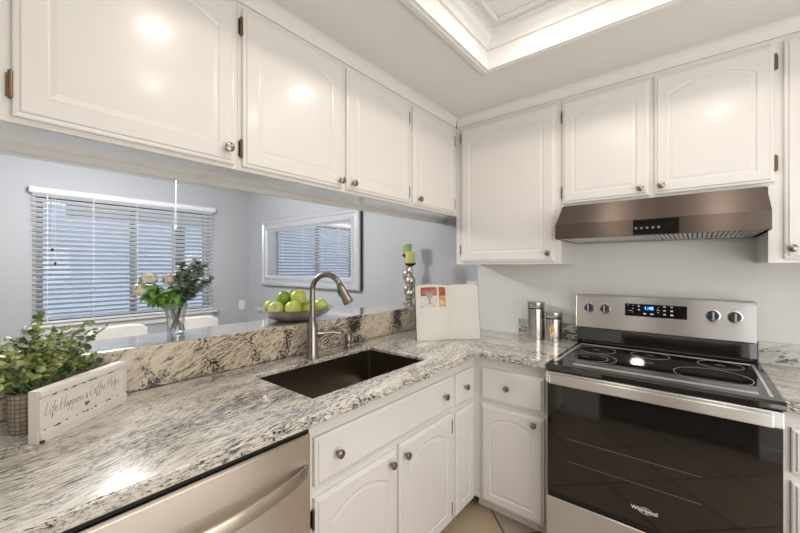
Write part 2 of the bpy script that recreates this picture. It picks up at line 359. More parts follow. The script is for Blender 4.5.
# crown inside the recess (sloping) + lip trim + small bead
def ring_trim(name, prof, mname='trim'):
    """prof: list of (inset, z) closed outline swept round the recess opening"""
    mb = MB(); corners = [(RX0, RY0, 1, 1), (RX1, RY0, -1, 1), (RX1, RY1, -1, -1), (RX0, RY1, 1, -1)]
    rings = [[mb.bm.verts.new((cx+sx*i, cy+sy*i, z)) for i, z in prof] for cx, cy, sx, sy in corners]
    n = len(prof)
    for a in range(4):
        A, B = rings[a], rings[(a+1) % 4]
        for k in range(n): mb.bm.faces.new((A[k], B[k], B[(k+1) % n], A[(k+1) % n]))
    return struct(name, mb, M[mname])
ring_trim('trim_1', [(-0.035, CZ+0.002), (-0.035, CZ-0.006), (-0.028, CZ-0.012), (-0.008, CZ-0.012), (0.0, CZ-0.006), (0.008, CZ-0.006), (0.008, CZ+0.01), (0.001, CZ+0.014), (0.001, CZ+0.002)])
ring_trim('trim_2', [(0.001, 2.452), (0.012, 2.452), (0.012, 2.462), (0.020, 2.472), (0.034, 2.480), (0.044, 2.494), (0.050, 2.508), (0.060, 2.508), (0.060, 2.5195), (0.001, 2.5195)])
ring_trim('trim_3', [(0.085, 2.5195), (0.085, 2.512), (0.095, 2.509), (0.105, 2.512), (0.105, 2.5195)])
for i, (o, (x, y)) in enumerate(zip(lamp_objs, LAMPS)):
    names = ['near the sink cabinets corner', 'above the near end of the sink run', 'above the range side', 'nearest the refrigerator']
    t = thing('ceiling_light', (x, y, 2.519), 'small flush ceiling lamp in the ceiling recess, ' + names[i], 'ceiling light', 'lamps in the ceiling recess')
    MB().lathe([(0.06, 0), (0.06, -0.006), (0.02, -0.012), (0.012, -0.012)][::-1], (x, y, 2.519)).build('lamp_base', M['trim'], t)
    o.parent = t; o.location = (0, 0, 2.500-2.519)

# walls
struct('wall_stove', MB().box(-1.25, 1.25, YB, YB+0.12, 0, CZ), M['wall'])
struct('wall_back', MB().box(-4.9, -1.25, YB, YB+0.12, 0, CZ), M['dwall'])
WY0, WY1, WZ0, WZ1 = 0.40, 1.93, 0.84, 2.06
wl = MB(); wl.box(XW-0.12, XW, -1.4, WY0, 0, CZ); wl.box(XW-0.12, XW, WY1, 2.43, 0, CZ)
wl.box(XW-0.12, XW, WY0, WY1, 0, WZ0); wl.box(XW-0.12, XW, WY0, WY1, WZ1, CZ)
struct('wall_left', wl, M['dwall'])
wf = MB(); wf.box(-4.9, -1.62, -1.4, -1.28, 0, CZ); struct('wall_dining_front', wf, M['dwall'])
wf = MB(); wf.box(-1.62, -0.66, -1.28, YF, 0, CZ); wf.box(0.36, 1.25, -1.28, YF, 0, CZ); wf.box(-0.66, 0.36, -1.28, -1.0, 0, CZ); wf.box(-0.66, 0.36, -1.0, YF, 1.86, CZ)
struct('wall_front', wf, M['wall'])
struct('wall_right', MB().box(1.25, 1.37, -1.4, 2.55, 0, CZ), M['wall'])
struct('wall_divider', MB().box(-1.72, -1.612, YF, YB, 0, 1.04), M['dwall'])
bb = MB(); bb.box(-0.965, -0.66, YF, YF+0.014, 0, 0.09); bb.box(0.36, 1.25, YF, YF+0.014, 0, 0.09); struct('baseboard_front', bb, M['trim'], 0.003)
bb = MB(); bb.box(1.236, 1.25, YF+0.014, 1.8, 0, 0.09); struct('baseboard_right', bb, M['trim'], 0.003)
bb = MB(); bb.box(XW, XW+0.014, -1.28, 2.416, 0, 0.09); struct('baseboard_left', bb, M['trim'], 0.003)
bb = MB(); bb.box(XW+0.014, -1.72, 2.416, 2.43, 0, 0.09); struct('baseboard_back', bb, M['trim'], 0.003)
# crown strip over cabinets
cr = MB(); cr.prism([(-1.25, 2.309), (-1.236, 2.309), (-1.235, 2.330), (-1.230, 2.343), (-1.220, 2.354), (-1.208, CZ), (-1.25, CZ)], 'y', YF, 2.09)
struct('trim_4', cr, M['ceil'])
cr = MB(); cr.prism([(2.11, 2.309), (2.098, 2.309), (2.097, 2.330), (2.092, 2.343), (2.082, 2.354), (2.070, CZ), (2.11, CZ)], 'x', -1.232, 1.25)
struct('trim_5', cr, M['ceil'])

# window
wi = MB()
for (y0, y1, z0, z1) in ((WY0, WY0+0.05, WZ0, WZ1), (WY1-0.05, WY1, WZ0, WZ1), (WY0, WY1, WZ0, WZ0+0.05), (WY0, WY1, WZ1-0.05, WZ1), (1.13, 1.19, WZ0, WZ1)):
    wi.box(XW-0.09, XW-0.05, y0, y1, z0, z1)
win = struct('window_1', wi, M['winframe'])
MB().box(XW-0.072, XW-0.068, WY0+0.04, WY1-0.04, WZ0+0.04, WZ1-0.04).build('window_pane', M['pane'], win)
si = MB(); si.box(XW-0.05, XW+0.055, 0.315, 1.995, 0.805, 0.832); si.box(XW, XW+0.02, 0.35, 1.96, 0.735, 0.803)
si.build('window_sill', M['trim'], win, bevel=0.004)
# frames added around the fill lights behind and beside the camera, not real windows
w2 = MB()
for (y0, y1, z0, z1) in ((-0.01, 0.05, 0.49, 1.91), (1.45, 1.51, 0.49, 1.91), (0.05, 1.45, 0.49, 0.55), (0.05, 1.45, 1.85, 1.91)): w2.box(1.215, 1.2495, y0, y1, z0, z1)
struct('side_fill_frame', w2, M['trim'], 0.004)
w3 = MB()
for (x0, x1, z0, z1) in ((0.365, 0.42, 0.59, 2.31), (1.20, 1.213, 0.59, 2.31), (0.42, 1.20, 0.59, 0.65), (0.42, 1.20, 2.25, 2.31)): w3.box(x0, x1, YF+0.0005, YF+0.035, z0, z1)
struct('front_fill_frame', w3, M['trim'], 0.004)
# blinds
bl = thing('window_blinds', (XW, 1.16, 0.84), 'white horizontal slat blinds with rounded valance covering the dining room window', 'blinds')
va = MB(); va.prism([(XW+0.002, 2.05), (XW+0.075, 2.05), (XW+0.08, 2.07), (XW+0.08, 2.09), (XW+0.07, 2.105), (XW+0.002, 2.105)], 'y', 0.349, 1.971)
va.build('valance', M['white'], bl, bevel=0.004)
sl = MB(); nsl = 26; tilt = math.radians(30)
for i in range(nsl):
    z = 0.885 + i*(2.035-0.885)/(nsl-1); hx, hz = 0.025*math.cos(tilt), 0.025*math.sin(tilt); xc = XW+0.042
    nx, nz = -math.sin(tilt)*0.0015, math.cos(tilt)*0.0015
    sl.prism([(xc-hx-nx, z-hz-nz), (xc+hx-nx, z+hz-nz), (xc+hx+nx, z+hz+nz), (xc-hx+nx, z-hz+nz)], 'y', 0.372, 1.948)
sl.build('slats', M['blind'], bl)
MB().box(XW+0.018, XW+0.066, 0.372, 1.948, 0.842, 0.862).build('bottom_rail', M['white'], bl, bevel=0.004)
ct = MB()
for y in (0.47, 0.80, 1.16, 1.52, 1.86):
    for dx in (-0.024, 0.024): ct.box(XW+0.042+dx-0.0012, XW+0.042+dx+0.0012, y-0.002, y+0.002, 0.86, 2.05)
ct.build('ladder_cords', M['white'], bl)
pc = MB(); pc.tube([(XW+0.078, 0.50, 2.05), (XW+0.078, 0.50, 1.55)], 0.0015, 6); pc.tube([(XW+0.078, 0.52, 2.05), (XW+0.078, 0.52, 1.42)], 0.0015, 6)
pc.build('pull_cord', M['white'], bl)
for ty, tz in ((0.50, 1.55), (0.52, 1.42)):
    MB().lathe([(0.003, 0), (0.008, -0.01), (0.009, -0.03), (0.002, -0.032)], (XW+0.078, ty, tz), seg=8).build('cord_tassel', M['darkmetal'], bl)
# outside
struct('ground', MB().box(-14, -4.95, -6, 9, -0.2, -0.1), M['concrete'])
pt = thing('patio_cover', (-6.5, 1.8, -0.1), 'beige patio roof beam on dark post outside the dining window', 'patio cover')
MB().box(-6.6, -6.45, 0.85, 4.2, 2.06, 2.26).build('beam', M['patio'], pt)
MB().box(-6.57, -6.45, 2.12, 2.27, -0.1, 2.06).build('post', M['post'], pt)
MB().box(-6.57, -6.45, 4.0, 4.14, -0.1, 2.06).build('post', M['post'], pt)
# hanging cord, outlet plates
o = MB().tube([(-3.0, 0.994, CZ), (-3.0, 0.994, 1.68)], 0.0022, 8).lathe([(0.002, 0), (0.009, -0.012), (0.007, -0.03), (0.002, -0.034)], (-3.0, 0.994, 1.683), seg=10).build('hanging_cord', M['white'])
origin_to(o, (-3.0, 0.994, CZ)); tag(o, 'thin pale cord hanging from the ceiling in front of the window blinds', 'cord')
t = thing('switch_plate', (-1.30, YB, 1.206), 'white wall switch plate just above the right page of the cookbook', 'switch plate')
MB().box(-1.345, -1.255, YB-0.006, YB, 1.146, 1.266).build('plate', M['white'], t, bevel=0.002)
MB().box(-1.318, -1.282, YB-0.012, YB-0.006, 1.171, 1.241).build('rocker', M['white'], t, bevel=0.002)
t = thing('wall_outlet', (XW, 2.34, 0.86), 'small white wall outlet beside the right end of the window sill', 'outlet')
MB().box(XW, XW+0.007, 2.30, 2.38, 0.80, 0.92).build('plate', M['white'], t, bevel=0.002)
for dz in (-0.025, 0.025): MB().box(XW+0.007, XW+0.010, 2.325, 2.355, 0.86+dz-0.014, 0.86+dz+0.014).build('socket', M['blind'], t)
# refrigerator behind the camera, seen in the oven glass
t = thing('refrigerator', (-0.15, -0.55, 0), 'tall black refrigerator in the alcove, seen as dark shape in the oven glass', 'refrigerator')
MB().box(-0.62, 0.31, -0.95, -0.24, 0.03, 1.78).build('body', M['fridge'], t, bevel=0.01)
for x0, x1, hx in ((-0.62, -0.22, -0.26), (-0.215, 0.31, -0.17)):
    d_ = MB().box(x0, x1, -0.24, -0.19, 0.06, 1.77).build('door', M['fridge'], t, bevel=0.012)
    MB().tube([(hx, -0.19, 0.8), (hx, -0.165, 0.84), (hx, -0.165, 1.4), (hx, -0.19, 1.44)], 0.009).build('door_handle', M['fridge'], d_)
# mirror
t = thing('framed_mirror', (-3.37, YB, 1.14), 'large rectangular mirror in stepped silver white frame reflecting the blinds', 'mirror')
X0, X1, Z0, Z1 = -4.26, -2.475, 1.14, 1.94
MB().box(X0+0.004, X1+0.001, 2.402, YB-0.001, Z0+0.003, Z1-0.003).build('backing', M['black'], t)
fr = MB(); prof = [(0.0, 2.402), (0.0, 2.385), (0.012, 2.378), (0.035, 2.378), (0.045, 2.388), (0.075, 2.386), (0.085, 2.378), (0.105, 2.380), (0.115, 2.394), (0.13, 2.396), (0.13, 2.402)]
rings = [[fr.bm.verts.new((cx+sx*i, y, cz+sz*i)) for i, y in prof] for cx, cz, sx, sz in ((X0, Z0, 1, 1), (X1, Z0, -1, 1), (X1, Z1, -1, -1), (X0, Z1, 1, -1))]
for a in range(4):
    A, B = rings[a], rings[(a+1) % 4]
    for k in range(len(prof)): fr.bm.faces.new((A[k], B[k], B[(k+1) % len(prof)], A[(k+1) % len(prof)]))
fr.build('frame', M['mframe'], t)
MB().box(X0+0.12, X1-0.12, 2.398, 2.402, Z0+0.12, Z1-0.12).build('glass', M['mirror'], t)

# ---------------------------------------------------------------- cabinets
class Face:
    """a cabinet front plane: side 'L' faces +x (plane x=p, u runs along +y); 'B' faces -y (plane y=p, u runs along +x)"""
    def __init__(s, side, p): s.side, s.p = side, p
    def pt(s, u, v, w): return (s.p+w, u, v) if s.side == 'L' else (u, s.p-w, v)
    @property
    def n(s): return (1, 0, 0) if s.side == 'L' else (0, -1, 0)
def front_mesh(F, u0, u1, v0, v1, arch=0.0, margin=0.055, panel=True, th=0.019):
    mb = MB(); NT = 14
    def rect(i, w):
        a, b, c, d = u0+i, u1-i, v0+i, v1-i
        p = [(a, c), (b, c)] + [(b+(a-b)*k/NT, d) for k in range(NT+1)]
        return [mb.bm.verts.new(F.pt(u, v, w)) for u, v in p]
    def arc(i, w):
        a, b, c, d = u0+i, u1-i, v0+i, v1-i
        pts = [(a, c), (b, c)]
        for k in range(NT+1):
            q = k/NT; s_ = 2*q-1
            pts.append((b+(a-b)*q, d - arch*(s_*s_)**1.0))
        return [mb.bm.verts.new(F.pt(u, v, w)) for u, v in pts]
    rs = [rect(0, 0), rect(0, th-0.007), rect(0.004, th-0.005), rect(0.010, th-0.004), rect(0.014, th)]
    if panel:
        rs += [arc(margin, th), arc(margin+0.004, th-0.003), arc(margin+0.008, th-0.0035), arc(margin+0.020, th-0.0012)]
    n = len(rs[0])
    mb.bm.faces.new(rs[0][::-1])
    for A, B in zip(rs, rs[1:]):
        for k in range(n): mb.bm.faces.new((A[k], A[(k+1) % n], B[(k+1) % n], B[k]))
    mb.bm.faces.new(rs[-1])
    return mb
KN = [(0.0045, 0), (0.005, 0.003), (0.0045, 0.012), (0.007, 0.015), (0.0145, 0.018), (0.016, 0.022), (0.0145, 0.027), (0.008, 0.030), (0.001, 0.031)]
def knob(F, u, v, parent, w=0.019):
    MB().lathe(KN, F.pt(u, v, w), F.n, seg=16).build('knob', M['knob'], parent)
def hinge(F, u, v, du, parent):
    """du = +1 when the door lies at larger u than the hinge"""
    h = MB(); a, b = sorted((u - du*0.011, u - du*0.002)); c, d = F.pt(a, v-0.027, 0.0005), F.pt(b, v+0.027, 0.004)
    h.box(c[0], d[0], c[1], d[1], c[2], d[2])
    h.lathe([(0.002, -0.034), (0.005, -0.031), (0.005, 0.031), (0.002, 0.034)], F.pt(u - du*0.003, v, 0.010), (0, 0, 1), seg=10)
    a, b = sorted((u, u+du*0.003)); c, d = F.pt(a, v-0.025, 0.002), F.pt(b, v+0.025, 0.021)
    h.build('hinge', M['brass'], parent)
def door(F, t, u0, u1, v0, v1, arch=0.045, kn=None, hg=None, margin=0.055):
    d_ = front_mesh(F, u0, u1, v0, v1, arch, margin).build('door', M['cab'], t, smooth=False)
    if kn: knob(F, kn[0], kn[1], d_)
    if hg:
        side, vs = hg
        for v in vs: hinge(F, u0 if side < 0 else u1, v, 1 if side < 0 else -1, d_)
def drawer(F, t, u0, u1, v0, v1, knobs=()):
    d_ = front_mesh(F, u0, u1, v0, v1, panel=False).build('drawer_front', M['cab'], t, smooth=False)
    for u, v in knobs: knob(F, u, v, d_)
def carcass(F, t, u0, u1, depth, z0, z1, recess=0.0, kick=0.0, hollow=False):
    """panels: face frame, two sides, bottom, back (top open under a worktop when hollow)"""
    mb = MB()
    def bx(ua, ub, wa, wb, za, zb):
        a, b = F.pt(ua, za, wa), F.pt(ub, zb, wb); mb.box(a[0], b[0], a[1], b[1], a[2], b[2])
    e = 0.0005; u0 += e; u1 -= e
    bx(u0, u1, -0.02, 0, z0, z1)
    zs = z0 + (recess if recess > 0.02 else 0)
    bx(u0, u0+0.016, -depth, -0.02, zs, z1); bx(u1-0.016, u1, -depth, -0.02, zs, z1)
    bx(u0 if recess > 0.02 else u0+0.016, u1 if recess > 0.02 else u1-0.016, -depth, -depth+0.018, z0, zs) if recess > 0.02 else None
    bx(u0+0.016, u1-0.016, -depth, -depth+0.018, zs, z1)
    bx(u0+0.016, u1-0.016, -depth+0.018, -0.02, z0+recess, z0+recess+0.012)
    if not hollow: bx(u0+0.016, u1-0.016, -depth+0.018, -0.02, z1-0.012, z1)
    if kick: bx(u0, u1, -kick-0.016, -kick, 0, z0)
    bo = mb.build('body', M['cab'], t)
    if recess > 0.02:
        mb = MB(); bx(u0+0.0002, u1-0.0002, -depth+0.0185, -0.0205, z0+recess-0.004, z0+recess-0.0002); mb.build('underside', M['gloss'], t)
    return bo

UL = Face('L', -1.238); UB = Face('B', 2.10); BL = Face('L', -0.965); BB = Face('B', 1.838)
UP0, UP1 = 1.715, 2.307
g = 'white wall cabinets over the bar opening'
t = thing('wall_cabinet', (-1.40, 0.22, UP0), 'nearest and widest white wall cabinet over the bar, at the left photo edge', 'cabinet', g)
carcass(UL, t, YF, 0.602, 0.332, UP0, UP1, 0.03)
door(UL, t, 0.066, 0.588, 1.728, 2.285, 0.048, (0.558, 1.775), (-1, (1.80, 2.221)), 0.055)
door(UL, t, -0.155, 0.038, 1.728, 2.285, 0.02, None, None, 0.05)
t = thing('wall_cabinet', (-1.40, 1.10, UP0), 'white wall cabinet over the bar with two arched doors meeting at paired knobs', 'cabinet', g)
carcass(UL, t, 0.602, 1.585, 0.332, UP0, UP1, 0.03)
door(UL, t, 0.616, 1.077, 1.728, 2.285, 0.048, (1.055, 1.757), (-1, (1.79, 2.221)))
door(UL, t, 1.103, 1.568, 1.728, 2.285, 0.048, (1.130, 1.758), (1, (1.79, 2.206)))
t = thing('wall_cabinet', (-1.40, 1.84, UP0), 'narrow white one-door wall cabinet over the bar, next to the corner', 'cabinet', g)
carcass(UL, t, 1.585, 2.43, 0.332, UP0, UP1, 0.03)
door(UL, t, 1.601, 2.056, 1.728, 2.285, 0.035, (1.645, 1.760), (1, (1.79, 2.209)))
g2 = 'white wall cabinets on the range wall'
t = thing('wall_cabinet', (-0.90, 2.26, 1.39), 'tall white wall cabinet in the corner above the cookbook and canisters', 'cabinet', g2)
carcass(UB, t, -1.2375, -0.5675, 0.33, 1.39, UP1, 0.006)
door(UB, t, -1.195, -0.600, 1.405, 2.285, 0.03, (-0.632, 1.450), (-1, (1.485, 2.226)), 0.06)
t = thing('wall_cabinet', (-0.165, 2.26, 1.705), 'short white wall cabinet with two arched doors right above the range hood', 'cabinet', g2)
carcass(UB, t, -0.5675, 0.2355, 0.33, 1.703, UP1, 0.0)
door(UB, t, -0.560, -0.166, 1.720, 2.280, 0.045, (-0.201, 1.754), (-1, (1.783, 2.199)), 0.05)
door(UB, t, -0.146, 0.252, 1.720, 2.280, 0.045, (-0.119, 1.756), None, 0.05)
t = thing('wall_cabinet', (0.6, 2.26, 1.39), 'tall white wall cabinet right of the range hood, cut by the right photo edge', 'cabinet', g2)
cb_ = carcass(UB, t, 0.2355, 0.95, 0.33, 1.39, UP1, 0.004)
door(UB, t, 0.280, 0.60, 1.405, 2.285, 0.035, (0.300, 1.447), None, 0.055)
door(UB, t, 0.61, 0.935, 1.405, 2.285, 0.035, (0.905, 1.447), None, 0.055)
for v in (1.796, 2.208): hinge(UB, 0.2535, v, -1, cb_)

# base cabinets
KZ = 0.07; BT = 0.8935
g3 = 'white base cabinets under the sink counter'
t = thing('base_cabinet', (-1.27, 1.14, 0), 'white sink base cabinet with long false drawer front and two arched doors', 'cabinet', g3)
carcass(BL, t, 0.704, 1.588, 0.60, KZ, BT, 0.0, 0.05, hollow=True)
drawer(BL, t, 0.718, 1.572, 0.655, 0.815, ((0.806, 0.738), (1.485, 0.738)))
door(BL, t, 0.718, 1.130, 0.08, 0.618, 0.05, (1.085, 0.578), (-1, (0.14, 0.55)))
door(BL, t, 1.148, 1.572, 0.08, 0.630, 0.05, (1.180, 0.578), (1, (0.136, 0.556)))
t = thing('base_cabinet', (-1.27, 1.70, 0), 'narrow white base cabinet in the inner corner with small drawer', 'cabinet', g3)
carcass(BL, t, 1.588, 1.838, 0.60, KZ, BT, 0.0, 0.05)
drawer(BL, t, 1.610, 1.805, 0.648, 0.815, ((1.690, 0.733),))
door(BL, t, 1.610, 1.805, 0.08, 0.615, 0.03, None, None, 0.05)
t = thing('base_cabinet', (-0.75, 2.12, 0), 'white base cabinet left of the range with one drawer over arched door', 'cabinet')
carcass(BB, t, -0.965, -0.538, 0.585, KZ, BT, 0.0, 0.05)
drawer(BB, t, -0.915, -0.575, 0.640, 0.812, ((-0.762, 0.730),))
door(BB, t, -0.915, -0.575, 0.078, 0.612, 0.045, (-0.620, 0.577), None, 0.05)
t = thing('base_cabinet', (0.62, 2.12, 0), 'white base cabinet right of the range, only a sliver in view', 'cabinet')
carcass(BB, t, 0.240, 1.22, 0.585, KZ, BT, 0.0, 0.05)
drawer(BB, t, 0.262, 0.70, 0.655, 0.812, ((0.48, 0.733),)); drawer(BB, t, 0.72, 1.19, 0.655, 0.812, ((0.95, 0.733),))
door(BB, t, 0.262, 0.70, 0.078, 0.625, 0.045, (0.66, 0.577), None, 0.05); door(BB, t, 0.72, 1.19, 0.078, 0.625, 0.045, (0.76, 0.577), None, 0.05)
t = thing('base_cabinet', (-1.27, -0.03, 0), 'white base end panel beside the dishwasher, just outside the photo', 'cabinet', g3)
carcass(BL, t, YF, 0.098, 0.60, KZ, BT, 0.0, 0.05)

# dishwasher
t = thing('dishwasher', (-1.25, 0.40, 0), 'stainless steel dishwasher with curved bar handle under the granite counter', 'dishwasher')
MB().box(-1.55, -0.975, 0.104, 0.698, 0.02, 0.862).build('body', M['black'], t)
dd = MB(); dd.prism([(-0.974, 0.10), (-0.945, 0.10), (-0.945, 0.835), (-0.951, 0.842), (-0.974, 0.842)], 'y', 0.110, 0.696)
dr = dd.build('door', M['steel_y'], t, bevel=0.002)
MB().box(-0.974, -0.958, 0.110, 0.696, 0.8425, 0.858).build('control_strip', M['black'], t)
pts = []
for k in range(25):
    q = k/24; y = 0.125+q*0.56; s_ = math.sin(PI*q)
    pts.append((y, -0.945+0.056*s_**0.8 + 0.002))
hb = MB(); A = []
for y, x in pts:
    A.append([hb.bm.verts.new((x+dx, y, z)) for dx, z in ((-0.004, 0.712), (0.002, 0.711), (0.004, 0.714), (0.006, 0.744), (0.003, 0.750), (-0.004, 0.749))])
for a, b in zip(A, A[1:]):
    for k in range(6): hb.bm.faces.new((a[k], a[(k+1) % 6], b[(k+1) % 6], b[k]))
hb.bm.faces.new(A[0]); hb.bm.faces.new(A[-1][::-1]); hb.smooth = True
hb.build('door_handle', M['steel_y'], dr)
MB().box(-1.02, -1.0, 0.11, 0.69, 0.0, 0.095).build('kick_plate', M['black'], t)

# ---------------------------------------------------------------- stone
SX0, SX1, SY0, SY1 = -1.44, -1.03, 0.768, 1.471
xs = [-1.5895, SX0, SX1, -0.952, -0.912, -0.5365]; ys = [YF+0.001, SY0, SY1, 1.785, 1.825, 2.429]
lowf = lambda x, y: (-0.952 < x < -0.912 and y < 1.825) or (x > -0.952 and 1.785 < y < 1.825)
def keep(x, y):
    if SX0 < x < SX1 and SY0 < y < SY1: return False
    return x < -0.912 or y > 1.785
o = slab(xs, ys, keep, 0.894, 0.914, lowf, 0.876).build('granite_worktop', M['granite'], bevel=0.005, seg=3)
origin_to(o, (-1.25, 1.1, 0.876)); tag(o, 'streaked cream and grey granite worktop running around the sink to the range', 'worktop')
o = slab([0.2385, 1.249], [1.785, 1.825, 2.429], lambda x, y: True, 0.894, 0.914, lowf, 0.876).build('granite_worktop', M['granite'], bevel=0.005, seg=3)
origin_to(o, (0.7, 2.1, 0.876)); tag(o, 'short granite worktop piece on the right side of the range', 'worktop')
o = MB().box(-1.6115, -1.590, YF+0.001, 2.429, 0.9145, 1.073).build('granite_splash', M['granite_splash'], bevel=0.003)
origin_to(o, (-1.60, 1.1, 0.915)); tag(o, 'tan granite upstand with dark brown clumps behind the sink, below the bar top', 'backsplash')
bt = MB(); bt.box(-1.885, -1.6120, YF+0.001, 2.429, 1.042, 1.073)
o = bt.build('granite_bar_top', M['granite_bar'], bevel=0.004, seg=3)
origin_to(o, (-1.73, 1.1, 1.042)); tag(o, 'polished granite bar top along the opening, carrying the vase and fruit bowl', 'bar top')
o = MB().box(-0.93, -0.5385, 2.410, 2.4295, 0.9145, 1.015).build('granite_splash', M['granite_back'])
origin_to(o, (-0.72, 2.42, 0.915)); tag(o, 'low granite splash strip on the wall behind the canisters', 'backsplash')
o = MB().box(0.2385, 1.249, 2.410, 2.4295, 0.9145, 1.015).build('granite_splash', M['granite_back'])
origin_to(o, (0.7, 2.42, 0.915)); tag(o, 'low granite splash strip on the wall right of the range', 'backsplash')

# sink
t = thing('kitchen_sink', (-1.235, 1.12, 0.68), 'rectangular undermount stainless steel sink set in the granite counter', 'sink')
sk = MB(); o_ = 0.0; T = 0.893
def ringp(x0, x1, y0, y1, r, z, n=5):
    p = []
    for cx, cy, a0 in ((x1-r, y1-r, 0), (x0+r, y1-r, 90), (x0+r, y0+r, 180), (x1-r, y0+r, 270)):
        for k in range(n+1):
            a = math.radians(a0+90*k/n); p.append(sk.bm.verts.new((cx+r*math.cos(a), cy+r*math.sin(a), z)))
    return p
def bridge(bm, A, B):
    n = len(A)
    for k in range(n): bm.faces.new((A[k], A[(k+1) % n], B[(k+1) % n], B[k]))
R_ = [ringp(SX0-0.02, SX1+0.02, SY0-0.02, SY1+0.02, 0.03, T), ringp(SX0-0.004, SX1+0.004, SY0-0.004, SY1+0.004, 0.014, T),
      ringp(SX0-0.002, SX1+0.002, SY0-0.002, SY1+0.002, 0.014, 0.70), ringp(SX0+0.02, SX1-0.02, SY0+0.02, SY1-0.02, 0.02, 0.68)]
for a, b in zip(R_, R_[1:]): bridge(sk.bm, a, b)
sk.bm.faces.new(R_[-1]); sk.smooth = True
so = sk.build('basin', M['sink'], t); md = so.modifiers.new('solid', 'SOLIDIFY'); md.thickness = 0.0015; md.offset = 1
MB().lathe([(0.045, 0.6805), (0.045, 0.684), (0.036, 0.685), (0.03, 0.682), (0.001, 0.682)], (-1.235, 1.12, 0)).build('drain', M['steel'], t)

# faucet
fx, fy, fz = -1.485, 1.105, 0.914
t = thing('kitchen_faucet', (fx, fy, fz), 'tall brushed nickel gooseneck faucet with pull-down spray head behind the sink', 'faucet')
MB().lathe([(0.034, 0), (0.034, 0.006), (0.031, 0.010), (0.030, 0.012), (0.0285, 0.145), (0.026, 0.16), (0.0195, 0.185), (0.0155, 0.205), (0.0135, 0.21)], (fx, fy, fz)).build('body', M['faucet'], t)
pts = [(fx, fy, fz+0.205), (fx, fy, fz+0.27), (fx, fy, fz+0.338)]
dx, dy = 0.62, 0.20
ln = math.hypot(dx, dy); dx /= ln; dy /= ln
R = 0.083; TOP = 0.338
for k in range(1, 15):
    a = PI - math.radians(155)*k/14; pts.append((fx+dx*(R+R*math.cos(a)), fy+dy*(R+R*math.cos(a)), fz+TOP+R*math.sin(a)))
MB().tube(pts, 0.0135, 16).build('spout', M['faucet'], t)
e = Vector(pts[-1]); d_ = (Vector(pts[-1])-Vector(pts[-2])).normalized()
hd = MB().lathe([(0.0135, -0.004), (0.0165, 0.0), (0.0185, 0.03), (0.0235, 0.075), (0.0255, 0.098), (0.0245, 0.102), (0.018, 0.102)], e, d_, seg=24).build('spray_head', M['faucet'], t)
sd = Vector((-dy, dx, 0)); inn = (Vector((-dx, -dy, 0)) - sd*0.4).normalized()
p1 = e+d_*0.028+inn*0.0175; p2 = e+d_*0.068+inn*0.0225
MB().tube([p1, (p1+p2)/2+inn*0.003, p2], 0.006, 8).build('spray_button', M['black'], hd)
hv = Vector((0.50, 0.85, 0)).normalized()
h = MB(); c0 = Vector((fx, fy, fz+0.122)); h.lathe([(0.017, 0.018), (0.0175, 0.045), (0.015, 0.056), (0.004, 0.058)], c0, hv, seg=16)
h.tube([c0+hv*0.05, c0+hv*0.10+Vector((0, 0, 0.002)), c0+hv*0.145+Vector((0.0, 0, -0.008))], [0.009, 0.008, 0.007], 10)
h.build('handle', M['faucet'], t)
# soap dispenser
sx_, sy_ = -1.505, 1.365
t = thing('soap_dispenser', (sx_, sy_, 0.914), 'short bronze soap pump standing right of the faucet', 'soap dispenser')
MB().lathe([(0.028, 0), (0.028, 0.006), (0.017, 0.010), (0.015, 0.03)], (sx_, sy_, 0.914)).build('base', M['knob'], t)
MB().lathe([(0.014, 0.03), (0.019, 0.034), (0.020, 0.070), (0.015, 0.080), (0.003, 0.083)], (sx_, sy_, 0.914)).build('pump_head', M['knob'], t)
MB().tube([(sx_, sy_, 0.978), (sx_+0.025, sy_+0.010, 0.980), (sx_+0.045, sy_+0.018, 0.972)], [0.007, 0.006, 0.005], 10).build('nozzle', M['knob'], t)

# ---------------------------------------------------------------- range
rx0, rx1 = -0.532, 0.232; rc = (rx0+rx1)/2
t = thing('electric_range', (rc, 2.05, 0), 'freestanding stainless range with black glass cooktop and oven door', 'range')
MB().box(rx0+0.004, rx1-0.004, 1.745, 2.36, 0.03, 0.895).build('body', M['black'], t)
ck = MB(); ck.prism([(1.712, 0.902), (1.716, 0.914), (1.724, 0.924), (2.335, 0.924), (2.335, 0.896), (1.712, 0.896)], 'x', rx0-0.003, rx1+0.005)
cook = ck.build('cooktop', M['bglass'], t, bevel=0.003)
tr = MB(); tr.box(rx0+0.020, rx0+0.030, 1.77, 2.285, 0.9238, 0.9262); tr.box(rx1-0.030, rx1-0.020, 1.77, 2.285, 0.9238, 0.9262)
tr.box(rx0+0.024, rx1-0.024, 2.279, 2.285, 0.9238, 0.9262)
tr.build('cooktop_trim', M['bright'], cook)
fs = MB(); fs.prism([(1.7685, 0.9243), (1.776, 0.9265), (1.792, 0.9265), (1.80, 0.9243)], 'x', rx0+0.10, rx1-0.055)
fs.build('front_strip', M['bright'], cook)
for (cx, cy, r) in ((-0.408, 2.165, 0.090), (-0.400, 1.96, 0.080), (-0.400, 1.96, 0.115), (-0.172, 2.200, 0.080), (0.092, 2.190, 0.080), (0.056, 1.955, 0.125)):
    rg = MB(); n = 48
    a = [[rg.bm.verts.new((cx+(r+dr)*math.cos(2*PI*k/n), cy+(r+dr)*math.sin(2*PI*k/n), z)) for k in range(n)] for dr, z in ((-0.0014, 0.9241), (-0.0014, 0.9246), (0.0014, 0.9246), (0.0014, 0.9241))]
    for i in range(3): bridge(rg.bm, a[i], a[i+1])
    rg.build('burner_ring', M['ring'], cook)
